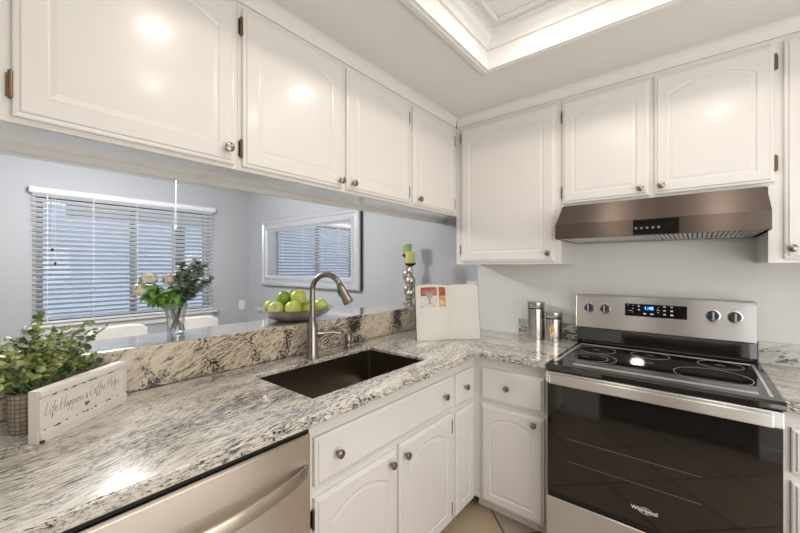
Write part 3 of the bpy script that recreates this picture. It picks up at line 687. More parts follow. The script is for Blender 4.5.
for (cx, cy) in ((-0.408, 2.165), (-0.42, 1.97), (-0.172, 2.200), (0.092, 2.190), (-0.16, 2.03)):
    MB().box(cx-0.016, cx+0.016, cy-0.002, cy+0.002, 0.9241, 0.9245).build('burner_mark', M['ring'], cook)
# riser and control panel
rs_ = MB(); rs_.prism([(2.305, 0.925), (2.300, 0.95), (2.318, 1.022), (2.36, 1.022), (2.36, 0.925)], 'x', rx0-0.004, rx1-0.008)
rs_.build('riser', M['bglass'], t)
pn = MB(); pn.prism([(2.296, 1.022), (2.306, 1.200), (2.312, 1.208), (2.325, 1.210), (2.36, 1.210), (2.36, 1.022)], 'x', rx0-0.009, rx1-0.009)
cp = pn.build('control_panel', M['steel_x'], t, bevel=0.004)
def py(z): return 2.296 + (z-1.022)*0.010/0.178
MB().box(-0.293, -0.027, py(1.14)-0.0035, py(1.14)+0.004, 1.107, 1.173).build('display_panel', M['bglass'], cp)
yd = py(1.14)-0.0037
MB().box(-0.208, -0.163, yd-0.0003, yd+0.001, 1.139, 1.165).build('screen', M['lcdbg'], cp)
mk = MB()
for (x, z, a, b) in ((-0.278, 1.165, 7, 2), (-0.256, 1.165, 7, 2), (-0.256, 1.148, 8, 3), (-0.268, 1.135, 18, 2), (-0.258, 1.128, 6, 2), (-0.229, 1.162, 9, 6), (-0.229, 1.143, 9, 6),
                     (-0.203, 1.123, 12, 7), (-0.172, 1.123, 14, 7), (-0.145, 1.157, 4, 3), (-0.145, 1.145, 14, 2), (-0.145, 1.133, 6, 3), (-0.118, 1.165, 10, 5), (-0.118, 1.145, 10, 6), (-0.118, 1.125, 10, 6),
                     (-0.088, 1.165, 8, 5), (-0.088, 1.145, 11, 7), (-0.088, 1.124, 12, 7)):
    MB().box(x-a/2000, x+a/2000, yd-0.0006, yd+0.001, z-b/2000, z+b/2000).build('panel_marking', M['wmark'], cp)
def text(body, size, name, m, parent, loc, rot, extrude=0.0004, shear=0.0, offset=0.0, scale=(1, 1, 1)):
    cu = bpy.data.curves.new(name, 'FONT'); cu.body = body; cu.size = size; cu.extrude = extrude; cu.align_x = 'CENTER'; cu.align_y = 'CENTER'; cu.shear = shear; cu.offset = offset
    tmp = bpy.data.objects.new(name, cu); C.objects.link(tmp)
    bpy.context.view_layer.update()
    me = bpy.data.meshes.new_from_object(tmp.evaluated_get(bpy.context.evaluated_depsgraph_get()))
    bpy.data.objects.remove(tmp)
    me.materials.clear(); me.materials.append(m)
    o = bpy.data.objects.new(name, me); C.objects.link(o); o.parent = parent
    o.location = Vector(loc)-world_loc(parent); o.rotation_euler = rot; o.scale = scale
    return o
text('1:48', 0.024, 'clock_digits', M['lcd'], cp, (-0.185, yd-0.001, 1.152), (PI/2, 0, 0))
for x in (-0.471, -0.390, 0.071, 0.149):
    z = 1.136
    kb = MB(); kb.lathe([(0.024, 0), (0.024, 0.006), (0.021, 0.010), (0.019, 0.026), (0.017, 0.030), (0.002, 0.030)], (x, py(z), z), (0, -1, 0.05), seg=24)
    ko = kb.build('control_knob', M['black'], cp)
    MB().box(x-0.0045, x+0.0045, py(z)-0.035, py(z)-0.028, z-0.019, z+0.019).build('knob_grip', M['grip'], ko, bevel=0.002)
    MB().lathe([(0.0285, 0), (0.0285, 0.002), (0.025, 0.003)], (x, py(z), z), (0, -1, 0.05), seg=28).build('knob_ring', M['steel'], ko)
    tk = MB(); tk.box(x-0.0008, x+0.0008, py(z)-0.0005, py(z)+0.003, z+0.031, z+0.035); tk.build('knob_mark', M['ink'], cp)
# oven door
dg = MB(); dg.box(rx0+0.006, rx1-0.004, 1.712, 1.742, 0.345, 0.838)
od = dg.build('oven_door', M['bglass'], t, bevel=0.003)
ub = MB(); ub.box(rx0+0.004, rx1-0.002, 1.708, 1.742, 0.839, 0.892); ub.build('door_top_rail', M['steel_x'], od, bevel=0.003)
hb = MB(); hb.box(rx0+0.022, rx1-0.028, 1.686, 1.698, 0.842, 0.885); hb.box(rx0+0.022, rx0+0.05, 1.697, 1.709, 0.846, 0.88); hb.box(rx1-0.056, rx1-0.028, 1.697, 1.709, 0.846, 0.88)
hb.build('door_handle', M['steel_x'], od, bevel=0.004)
MB().box(rx0+0.006, rx1-0.004, 1.722, 1.744, 0.318, 0.343).build('vent_gap', M['black'], t)
MB().box(rx0+0.004, rx1-0.002, 1.712, 1.742, 0.085, 0.316).build('storage_drawer', M['steel_x'], t, bevel=0.004)
rk = MB(); rk.box(-0.44, 0.02, 1.7112, 1.7125, 0.600, 0.603); rk.box(-0.44, 0.02, 1.7112, 1.7125, 0.500, 0.503)
rk.build('oven_rack_line', M['rack'], od)
text('Whirlpool', 0.021, 'logo_lettering', M['logo'], od, (-0.153, 1.7112, 0.404), (PI/2, 0, 0), offset=0.0004)
sw = MB(); n = 26   # the oval swoosh around the lettering
A = []
for k in range(n+1):
    a = math.radians(200+300*k/n); A.append((-0.150+0.022*math.cos(a), 1.7112, 0.403+0.0125*math.sin(a)))
sw.tube(A, 0.0006, 6); sw.build('logo_swoosh', M['logo'], od)
for x in (rx0+0.06, rx1-0.06): MB().lathe([(0.02, 0), (0.02, 0.03)], (x, 1.80, 0)).build('foot', M['black'], t)

# ---------------------------------------------------------------- hood
hx0, hx1 = -0.553, 0.228
t = thing('range_hood', (rc, 2.2, 1.515), 'stainless under-cabinet range hood with sloping front and baffle filters', 'range hood')
hm = MB()
prof_o = [(2.428, 1.7025), (2.072, 1.7025), (1.935, 1.590), (1.935, 1.516), (1.95, 1.516), (1.95, 1.585), (2.06, 1.69), (2.428, 1.69)]
hm.prism(prof_o, 'x', hx0+0.0121, hx1-0.0121)
for xa, xb in ((hx0, hx0+0.012), (hx1-0.012, hx1)):
    hm.prism([(2.428, 1.7025), (2.072, 1.7025), (1.935, 1.590), (1.935, 1.516), (2.428, 1.516)], 'x', xa, xb)
hm.box(hx0+0.0125, hx1-0.0125, 2.40, 2.428, 1.516, 1.69)
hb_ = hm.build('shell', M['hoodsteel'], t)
bf = MB(); nb = 40
for i in range(nb):
    x = hx0+0.05+i*(hx1-hx0-0.10)/(nb-1); bf.prism([(x-0.0065, 1.523), (x-0.003, 1.519), (x+0.003, 1.519), (x+0.0065, 1.523), (x+0.0065, 1.525), (x-0.0065, 1.525)], 'y', 1.965, 2.36)
bf.build('baffle_filter', M['steel'], t)
MB().box(hx0+0.012, hx1-0.012, 1.952, 2.40, 1.530, 1.536).build('filter_backing', M['dark'], t)
bf = MB(); bf.box(hx0+0.012, hx1-0.012, 1.951, 1.966, 1.517, 1.529); bf.box(hx0+0.012, hx1-0.012, 2.355, 2.40, 1.517, 1.529); bf.box(hx0+0.012, hx0+0.045, 1.966, 2.355, 1.517, 1.529); bf.box(hx1-0.045, hx1-0.012, 1.966, 2.355, 1.517, 1.529)
bf.build('filter_frame', M['steel'], t)
MB().box(-0.215, -0.049, 1.9335, 1.936, 1.520, 1.586).build('control_strip', M['bglass'], t)
for k in range(5):
    x = -0.204+k*0.021
    MB().lathe([(0.0065, 0), (0.0065, 0.004), (0.005, 0.006), (0.001, 0.006)], (x, 1.9335, 1.548), (0, -1, 0), seg=14).build('push_button', M['steel'], t)

# ---------------------------------------------------------------- things on the counter and bar
# canisters
for i, (x, h, lab) in enumerate(((-0.787, 0.235, 'taller plain brushed steel canister, left of the two beside the range'), (-0.676, 0.182, 'shorter steel canister with oval window showing pasta, nearest the range'))):
    y = 2.335 - i*0.012
    t = thing('canister', (x, y, 0.914), lab, 'canister', 'steel canisters by the range')
    MB().lathe([(0.050, 0), (0.052, 0.002), (0.052, h-0.045)], (x, y, 0.914), seg=40).build('body', M['steel'], t)
    MB().lathe([(0.048, h-0.045), (0.048, h-0.038)], (x, y, 0.914), seg=40).build('seal', M['black'], t)
    MB().lathe([(0.053, h-0.038), (0.054, h-0.036), (0.054, h-0.004), (0.050, h), (0.001, h)], (x, y, 0.914), seg=40).build('lid', M['steel'], t)
    if i == 1:
        wv = MB(); a0 = math.atan2(-y, -x)  # window faces the room
        a0 = math.atan2(-1, 0.10)
        rows = []
        for r in range(13):
            q = -1+2*r/12; hw = 0.24*math.sqrt(max(0, 1-abs(q)**3)); z = 0.914+0.069+q*0.042
            rows.append([wv.bm.verts.new((x+0.0527*math.cos(a0+hw*s_), y+0.0527*math.sin(a0+hw*s_), z)) for s_ in (-1, -0.5, 0, 0.5, 1)])
        for a, b in zip(rows, rows[1:]):
            for k in range(4): wv.bm.faces.new((a[k], a[k+1], b[k+1], b[k]))
        wo = wv.build('window', M['pasta'], t); md = wo.modifiers.new('s', 'SOLIDIFY'); md.thickness = 0.001
# candlesticks
cs = [(-1.82, 2.30, 0.395, 'tall mercury glass candlestick at the wall end of the bar, the rear one', 'candle1', 'green pillar candle on the rear candlestick'),
      (-1.67, 2.15, 0.322, 'mercury glass candlestick on the bar, the front one beside the cookbook', 'candle2', 'yellow green pillar candle on the front candlestick')]
for x, y, h, lab, cm, cl in cs:
    z0 = 1.0735; k = h/0.20
    t = thing('candlestick', (x, y, z0), lab, 'candlestick', 'mercury glass candlesticks on the bar')
    MB().lathe([(0.040, 0), (0.041, 0.005), (0.030, 0.012), (0.016, 0.022), (0.014, 0.03*k)], (x, y, z0), seg=28).build('base', M['mercury'], t)
    MB().lathe([(0.014, 0.03*k), (0.026, 0.04*k), (0.031, 0.055*k), (0.024, 0.072*k), (0.015, 0.078*k), (0.020, 0.083*k), (0.034, 0.098*k), (0.040, 0.115*k), (0.034, 0.132*k), (0.018, 0.146*k), (0.013, 0.150*k), (0.019, 0.158*k), (0.019, 0.170*k), (0.013, 0.176*k), (0.012, 0.188*k)], (x, y, z0), seg=28).build('stem', M['mercury'], t)
    MB().lathe([(0.012, 0.186*k), (0.030, 0.192*k), (0.044, h), (0.046, h+0.004), (0.040, h+0.001), (0.001, h+0.0005)], (x, y, z0), seg=28).build('cup', M['darkmetal'], t)
    c = thing('pillar_candle', (x, y, z0+h+0.001), cl, 'candle', 'pillar candles')
    MB().lathe([(0.037, 0), (0.038, 0.002), (0.038, 0.088), (0.035, 0.091), (0.012, 0.087), (0.001, 0.087)], (x, y, z0+h+0.0015), seg=28).build('wax', M[cm], c)
    MB().tube([(x, y, z0+h+0.086), (x+0.001, y, z0+h+0.098)], 0.001, 6).build('wick', M['wick'], c)

# cookbook: open, leaning back
P0 = Vector((-1.335, 1.775, 0)); P1 = Vector((-1.06, 2.09, 0)); wv_ = (P1-P0); W_ = wv_.length; ang = math.atan2(wv_.y, wv_.x)
bk = thing('cookbook', ((P0.x+P1.x)/2, (P0.y+P1.y)/2, 0.914), 'large open cookbook with cream pages and a red photo, standing on the counter corner', 'book', rz=ang)
H = 0.338; lean = math.tan(math.radians(9))
def curvepage(u):  # page surface bulge toward the reader, u in -1..1
    return -0.018*math.sin(PI*min(1, abs(u)))**0.8 - 0.004
def bpt(u, v, off=0.0):  # book-local
    a = abs(u); y = curvepage(u) + 0.02*a*-0.8 + v*H*lean + off
    return (u*W_/2, y, v*(H + 0.006*math.sin(PI*a)) + 0.002)
for side, nm in ((-1, 'left_page'), (1, 'right_page')):
    pg = MB(); n = 16; F_, B_ = [], []
    for k in range(n+1):
        u = side*k/n*0.985
        F_.append([pg.bm.verts.new(bpt(u, v)) for v in (0.0, 0.25, 0.5, 0.75, 1.0)])
        B_.append([pg.bm.verts.new((bpt(u, v)[0], v*H*lean + 0.004-0.016*abs(u), bpt(u, v)[2])) for v in (0.0, 0.25, 0.5, 0.75, 1.0)])
    for G in (F_, B_):
        for a, b in zip(G, G[1:]):
            for j in range(4): pg.bm.faces.new((a[j], a[j+1], b[j+1], b[j]))
    for a, b, c, d_ in zip(F_, F_[1:], B_, B_[1:]):
        pg.bm.faces.new((a[0], b[0], d_[0], c[0])); pg.bm.faces.new((a[4], b[4], d_[4], c[4]))
    for j in range(4):
        pg.bm.faces.new((F_[-1][j], F_[-1][j+1], B_[-1][j+1], B_[-1][j])); pg.bm.faces.new((F_[0][j], F_[0][j+1], B_[0][j+1], B_[0][j]))
    pg.smooth = True; pg.build('pages', M['paper'], bk, local=True)
cv = MB(); n = 16; rows = []
for k in range(n+1):
    u = -1.015+2.03*k/n; yb = 0.006-0.016*abs(u)
    rows.append([cv.bm.verts.new((u*W_/2, yb + v*H*lean + o2, -0.0005*(1-v)+v*(H+0.004)+0.001)) for v, o2 in ((0, 0), (1, 0), (1, 0.003), (0, 0.003))])
for a, b in zip(rows, rows[1:]):
    for j in range(4): cv.bm.faces.new((a[j], a[(j+1) % 4], b[(j+1) % 4], b[j]))
cv.bm.faces.new(rows[0]); cv.bm.faces.new(rows[-1][::-1]); cv.build('cover', M['cover'], bk, local=True)
def patch(u0, u1, v0, v1, name, m, off=-0.0006, n=8, poly=None):
    pg = MB(); rows = []
    for k in range(n+1):
        u = u0+(u1-u0)*k/n; lo, hi = (v0, v1) if poly is None else poly(k/n)
        rows.append([pg.bm.verts.new(bpt(u, lo+(hi-lo)*j/3, off)) for j in range(4)])
    for a, b in zip(rows, rows[1:]):
        for j in range(3): pg.bm.faces.new((a[j], a[j+1], b[j+1], b[j]))
    o = pg.build(name, m, bk, local=True); md = o.modifiers.new('s', 'SOLIDIFY'); md.thickness = 0.0003
    return o
M['photo_red'] = leafmat('photo_red_brown', (0.30, 0.06, 0.03), (0.50, 0.16, 0.08), 0.4, 30)
M['photo_pale'] = leafmat('photo_pale', (0.62, 0.60, 0.58), (0.72, 0.68, 0.62), 0.4, 30)
M['photo_grey'] = leafmat('photo_grey', (0.22, 0.21, 0.20), (0.40, 0.37, 0.33), 0.4, 60)
M['photo_orange'] = leafmat('photo_orange', (0.62, 0.30, 0.14), (0.75, 0.55, 0.34), 0.4, 30)
patch(-0.84, -0.33, 0.62, 0.80, 'photo', M['photo_pale'])
patch(-0.84, -0.33, 0.80, 0.955, 'photo', M['photo_red'])
patch(-0.27, -0.04, 0.80, 0.96, 'photo', M['photo_red'])
patch(-0.27, -0.04, 0.60, 0.80, 'photo', M['photo_orange'])
patch(-0.66, -0.48, 0.70, 0.86, 'goblet_picture', M['photo_grey'], -0.0011, 10, lambda q: (0.78-0.05*math.sin(PI*q), 0.87))
patch(-0.60, -0.54, 0.66, 0.75, 'goblet_picture', M['photo_grey'], -0.0011, 4)
patch(-0.64, -0.50, 0.645, 0.66, 'goblet_picture', M['photo_grey'], -0.0011, 4)
patch(-0.40, -0.36, 0.80, 0.90, 'goblet_picture', M['photo_red'], -0.0011, 4)
for a, b, v in ((-0.86, -0.74, 0.60), (-0.70, -0.66, 0.60), (-0.52, -0.36, 0.61)):
    patch(a, b, v-0.006, v+0.004, 'text_line', M['photo_grey'], -0.0008, 4)

# sign
A_ = Vector((-1.303, 0.118, 0.9145)); B_2 = Vector((-1.502, 0.345, 0.9145)); sd_ = B_2-A_; SL = sd_.length; sa = math.atan2(sd_.y, sd_.x); SH = 0.137; ST = 0.030
sg = thing('wooden_sign', A_, 'cream distressed wooden sign with script lettering, in front of the potted plant', 'sign', rz=sa)
b_ = MB(); b_.box(0, SL, 0.006, ST, 0, SH); b_.build('board', M['signw'], sg, bevel=0.0015, local=True)
b_ = MB(); b_.prism([(0.006, SH-0.022), (0.004, SH-0.020), (-0.002, SH-0.016), (-0.003, SH-0.006), (0.001, SH), (0.006, SH)], 'x', 0.001, SL-0.001)
b_.build('top_rail', M['signw'], sg, local=True)
b_ = MB(); b_.prism([(0.006, 0.0), (-0.002, 0.0), (-0.002, 0.024), (0.001, 0.028), (0.002, 0.032), (0.006, 0.034)], 'x', 0.003, SL+0.002)
b_.build('bottom_rail', M['signw'], sg, local=True)
b_ = MB(); b_.box(0, 0.006, 0.0, 0.006, 0.034, SH-0.022); b_.box(SL-0.004, SL, 0.0, 0.006, 0.034, SH-0.022); b_.build('side_rail', M['signw'], sg, local=True)
ch = MB(); rr = random.Random(3)
for k in range(22):
    x = 0.004+rr.random()**1.4*(SL-0.03); z = 0.0315+rr.uniform(-0.001, 0.001); l_ = rr.uniform(0.0012, 0.0035)
    ch.box(x, x+l_, -0.0012, 0.004, z-rr.uniform(0.0006, 0.0014), z+0.0008)
for k in range(9):
    x = 0.03+rr.random()*(SL-0.08); z = SH-0.0205; l_ = rr.uniform(0.002, 0.010); ch.box(x, x+l_, -0.0008, 0.004, z-0.0006, z+0.0006)
ch.build('paint_chips', M['chip'], sg, local=True)
ch = MB(); ch.prism([(0.003, 0), (0.012, 0.0), (0.013, 0.006), (0.009, 0.007), (0.006, 0.010), (0.002, 0.009)], 'y', -0.0026, 0.003); ch.build('corner_chip', M['chip'], sg, local=True)
G = {'L': (0.55, [[(0.28, 1), (0.16, 0.6), (0.05, 0.02), (0.2, 0.06), (0.5, -0.02)]]),
     'i': (0.2, [[(0.04, 0.42), (0, 0.08), (0.12, 0)], [(0.07, 0.62), (0.08, 0.66)]]),
     'f': (0.32, [[(0.40, 0.92), (0.30, 1.0), (0.2, 0.75), (0.05, -0.42), (0.12, -0.35), (0.16, 0.0)], [(0.0, 0.42), (0.34, 0.48)]]),
     'e': (0.34, [[(0, 0.2), (0.2, 0.26), (0.22, 0.4), (0.12, 0.46), (0.01, 0.3), (0.02, 0.08), (0.13, 0), (0.3, 0.12)]]),
     'H': (0.62, [[(0.14, 1), (0, 0)], [(0.56, 1.05), (0.42, 0)], [(-0.05, 0.42), (0.58, 0.56)]]),
     'a': (0.38, [[(0.25, 0.42), (0.1, 0.45), (0, 0.2), (0.06, 0.02), (0.18, 0.12), (0.27, 0.42), (0.25, 0.06), (0.36, 0.04)]]),
     'p': (0.36, [[(0.06, 0.44), (-0.05, -0.45)], [(0.02, 0.2), (0.15, 0.46), (0.27, 0.34), (0.2, 0.06), (0.04, 0.04)]]),
     'n': (0.36, [[(0.02, 0.42), (0, 0)], [(0, 0.22), (0.14, 0.45), (0.23, 0.36), (0.22, 0.04), (0.32, 0.02)]]),
     's': (0.3, [[(0.2, 0.42), (0.08, 0.42), (0.05, 0.3), (0.18, 0.15), (0.12, 0), (0, 0.04)]]),
     '&': (0.3, [[(0.25, 0.0), (0.05, 0.4), (0.12, 0.5), (0.18, 0.4), (0.0, 0.12), (0.08, 0), (0.24, 0.2)]]),
     'C': (0.5, [[(0.42, 0.85), (0.3, 1), (0.1, 0.75), (0, 0.3), (0.12, 0), (0.42, 0.15)]]),
     'o': (0.33, [[(0.12, 0.44), (0.02, 0.3), (0.02, 0.08), (0.12, 0), (0.23, 0.1), (0.22, 0.34), (0.12, 0.44), (0.32, 0.36)]]),
     'l': (0.2, [[(0.12, 1.0), (0.0, 0.1), (0.1, 0.0)]]), ' ': (0.22, [])}
cu = bpy.data.curves.new('lettering', 'CURVE'); cu.dimensions = '3D'; cu.bevel_depth = 0.00048; cu.bevel_resolution = 1
txt = 'Life Happens & Coffee Helps'; tot = sum(G[c][0] for c in txt); S_ = 0.262/tot; xx = 0.017; zb = 0.066
for c in txt:
    wd, sts = G[c]
    for st in sts:
        sp = cu.splines.new('NURBS'); sp.points.add(len(st)-1); sp.order_u = 3; sp.use_endpoint_u = True
        for p, (a, b) in zip(sp.points, st): p.co = (xx+(a+b*0.12)*S_, 0.0055, zb+b*S_*1.15 + (0.004 if xx > 0.17 else 0), 1)
    xx += wd*S_
tmp = bpy.data.objects.new('lettering', cu); C.objects.link(tmp); bpy.context.view_layer.update()
me = bpy.data.meshes.new_from_object(tmp.evaluated_get(bpy.context.evaluated_depsgraph_get())); bpy.data.objects.remove(tmp)
me.materials.clear(); me.materials.append(M['ink']); lo = bpy.data.objects.new('lettering', me); C.objects.link(lo); lo.parent = sg
cp_ = MB(); cx = 0.150; cz = 0.050
cp_.prism([(cx-0.007, cz+0.006), (cx+0.007, cz+0.006), (cx+0.006, cz-0.001), (cx+0.002, cz-0.005), (cx-0.002, cz-0.005), (cx-0.006, cz-0.001)], 'y', 0.0048, 0.007)
cp_.tube([(cx+0.006, 0.0055, cz+0.005), (cx+0.010, 0.0055, cz+0.003), (cx+0.009, 0.0055, cz-0.001), (cx+0.005, 0.0055, cz-0.001)], 0.0007, 6)
cp_.build('cup_picture', M['ink'], sg, local=True, smooth=False)

# leaves
def add_leaf(mb, c, d, up, l, w_, cup=0.15, pts=6, round_=False):
    d = Vector(d).normalized(); s_ = d.cross(Vector(up))
    if s_.length < 1e-3: s_ = Vector((1, 0, 0))
    s_.normalize(); nrm = s_.cross(d).normalized(); c = Vector(c)
    prof = [(0, 0.02), (0.2, 0.75), (0.45, 1.0), (0.75, 0.75), (1.0, 0.03)] if not round_ else [(0, 0.05), (0.15, 0.75), (0.5, 1.0), (0.85, 0.75), (1.0, 0.2)]
    rows = []
    for q, wq in prof:
        base = c + d*l*q - nrm*cup*l*q*q
        rows.append((mb.bm.verts.new(base - s_*w_*wq + nrm*cup*w_*wq), mb.bm.verts.new(base), mb.bm.verts.new(base + s_*w_*wq + nrm*cup*w_*wq)))
    for a, b in zip(rows, rows[1:]):
        for k in range(2): mb.bm.faces.new((a[k], a[k+1], b[k+1], b[k]))
def rdir(r, zmin=-1, zmax=1):
    z = r.uniform(zmin, zmax); a = r.uniform(0, 2*PI); q = math.sqrt(1-z*z); return Vector((q*math.cos(a), q*math.sin(a), z))
# potted plant
px, py_ = -1.452, 0.108
t = thing('potted_plant', (px, py_, 0.9145), 'bushy green small-leaved plant in a woven pot behind the wooden sign', 'plant')
MB().lathe([(0.036, 0), (0.039, 0.003), (0.041, 0.055), (0.041, 0.108), (0.039, 0.110), (0.037, 0.098), (0.001, 0.098)], (px, py_, 0.915), seg=32).build('pot', M['weave'], t)
MB().lathe([(0.0365, 1.0135), (0.03, 1.017), (0.001, 1.018)], (px, py_, 0), seg=20).build('soil', M['soil'], t)
lf = MB(); stm = MB(); r = random.Random(11)
tips = []
D_ = Vector((-0.66, 0.75, 0))      # direction along the sign
for k in range(150):
    q = r.uniform(-0.13, 0.26); f_ = (q+0.13)/0.39
    side = r.uniform(-0.02, 0.10)
    p = Vector((px-0.03, py_, 0)) + D_*q + Vector((-0.75, -0.66, 0))*side
    top = 1.165 - 0.05*abs(f_-0.35) + 0.015*math.sin(q*60)
    p.z = r.uniform(1.03, top)
    tips.append((p, 0))
for a in ((-1.519, 0.133, 1.232, 1), (-1.50, 0.120, 1.20, 1), (-1.53, 0.14, 1.18, 1), (px-0.10, 0.17, 1.185, 1), (px-0.10, 0.20, 1.178, 1), (px-0.12, 0.26, 1.185, 1), (px-0.13, 0.31, 1.165, 1), (px-0.02, 0.04, 1.15, 1), (px+0.0, 0.0, 1.12, 0)):
    tips.append((Vector(a[:3]), a[3]))
for tip, tall in tips:
    if tip.x < -1.575 and tip.z < 1.10: tip.x = -1.575
    b0 = Vector((px+r.uniform(-0.02, 0.02), py_+r.uniform(-0.02, 0.02), 1.012)); mid = (b0+tip)/2+Vector((0, 0, 0.03))+rdir(r)*0.01
    P_ = [b0.lerp(mid, q/3) for q in range(3)] + [mid.lerp(tip, q/3) for q in range(4)]
    stm.tube(P_[::2]+[tip], 0.0011, 5)
    nl = 16 if tall else 7
    for j in range(nl):
        q = (0.4 if not tall else 0.3)+(0.6 if not tall else 0.7)*j/(nl-1); p = b0.lerp(mid, q*2) if q < 0.5 else mid.lerp(tip, q*2-1)
        for sgn in (0, 1):
            dd_ = rdir(r, -0.3, 0.7)
            if p.z+dd_.z*0.02 < 1.0: dd_.z = abs(dd_.z)
            l_ = r.uniform(0.012, 0.018) if tall else r.uniform(0.013, 0.024)
            add_leaf(lf, p, dd_, Vector((0.5, -0.2, 1))+rdir(r)*0.8, l_, l_*0.40, 0.2, round_=True)
lf.build('foliage', M['leaf'], t, smooth=True); stm.build('stems', M['gstem'], t)

# fruit bowl
bx_, by_, bz = -1.752, 1.185, 1.0735
t = thing('fruit_bowl', (bx_, by_, bz), 'wide shallow pewter bowl of green apples on the bar top', 'bowl')
def bowl_prof(k):
    return [(0.070, 0.0), (0.095, 0.002), (0.145, 0.018), (0.190, 0.046), (0.212, 0.070), (0.216, 0.071), (0.210, 0.068), (0.187, 0.048), (0.142, 0.022), (0.09, 0.008), (0.001, 0.007)]
MB().lathe(bowl_prof(0), (bx_, by_, bz), seg=48).build('basin', M['steel'], t)
fo = [(-0.085, -0.055, 0.040, 'apple', 1), (-0.02, -0.095, 0.044, 'apple2', 1.15), (0.075, -0.055, 0.040, 'apple', 1.1), (-0.045, 0.055, 0.036, 'appledark', 1), (0.035, 0.07, 0.036, 'apple', 1),
      (0.0, -0.005, 0.036, 'appledark', 1), (-0.01, -0.05, 0.083, 'appledark', 1.05), (0.03, -0.005, 0.088, 'apple', 1.15), (-0.05, 0.0, 0.088, 'apple', 1.0), (0.02, 0.11, 0.046, 'apple', 1.05), (0.085, 0.03, 0.044, 'apple', 0.9)]
places = ['in the bottom layer, camera left side', 'the pale yellowish one at the bowl front', 'at the front beside the faucet neck', 'low at the back, mostly hidden', 'low at the back behind the faucet', 'in the middle of the bottom layer, mostly hidden',
          'dark green, on top at the left', 'the large bright one on top of the pile', 'on top at the back', 'at the right end of the bowl beyond the faucet', 'small one low at the right side']
ux, uy = 0.7714, 0.6363   # along the picture; second axis away from camera
# positions given as (right, away)
lay = [(-0.108, 0.0, 0.056), (-0.062, -0.055, 0.052), (0.012, -0.062, 0.056), (-0.065, 0.045, 0.048), (0.008, 0.03, 0.042), (0.065, -0.01, 0.048), (-0.048, 0.0, 0.098), (0.020, -0.012, 0.103), (-0.02, 0.045, 0.100), (0.108, 0.02, 0.062), (0.060, 0.062, 0.060)]
mats = ['apple', 'apple2', 'apple', 'appledark', 'apple', 'apple', 'appledark', 'apple', 'appledark', 'apple', 'apple']
rad = [0.032, 0.036, 0.037, 0.034, 0.035, 0.034, 0.036, 0.037, 0.034, 0.034, 0.032]
wd_ = ['at the left end of the bowl', 'pale yellowish one at the front left of the bowl', 'in the bottom layer at the front centre of the bowl', 'low at the back left of the bowl', 'low in the middle, hidden under the pile',
       'in the bottom layer just behind the faucet neck', 'dark green, on top of the pile at the left', 'large and bright, on top of the pile at the centre', 'dark green, on top at the back', 'at the right end of the bowl, right of the faucet neck', 'at the back right of the bowl']
ap = [(0.001, -0.62), (0.10, -0.78), (0.35, -0.92), (0.62, -0.80), (0.86, -0.45), (1.0, 0.0), (0.98, 0.35), (0.80, 0.72), (0.52, 0.90), (0.26, 0.88), (0.10, 0.74), (0.001, 0.66)]
for (a, b, z), mm, rr_, wl_ in zip(lay, mats, rad, wd_):
    a *= 1.3; b *= 1.3; rr_ *= 1.22; z = z*1.2+0.002
    x = bx_ + a*ux - b*0.6363; y = by_ + a*uy + b*0.7714
    R2 = random.Random(int(abs(a)*9999)); ax = (Vector((0, 0, 1))+rdir(R2)*0.7).normalized()
    if mm == 'apple2': ax = Vector((0.6, -0.75, 0.35)).normalized()
    t = thing('green_apple', (x, y, bz+z), 'green apple, ' + wl_, 'apple', 'green apples in the bowl')
    MB().lathe([(p*rr_, q*rr_) for p, q in ap], (x, y, bz+z), ax, seg=24, cap=False).build('fruit', M[mm], t)
    MB().tube([Vector((x, y, bz+z))+ax*rr_*0.62, Vector((x, y, bz+z))+ax*rr_*1.0+Vector((0.002, 0, 0))], 0.0012, 6).build('stem', M['stem'], t)

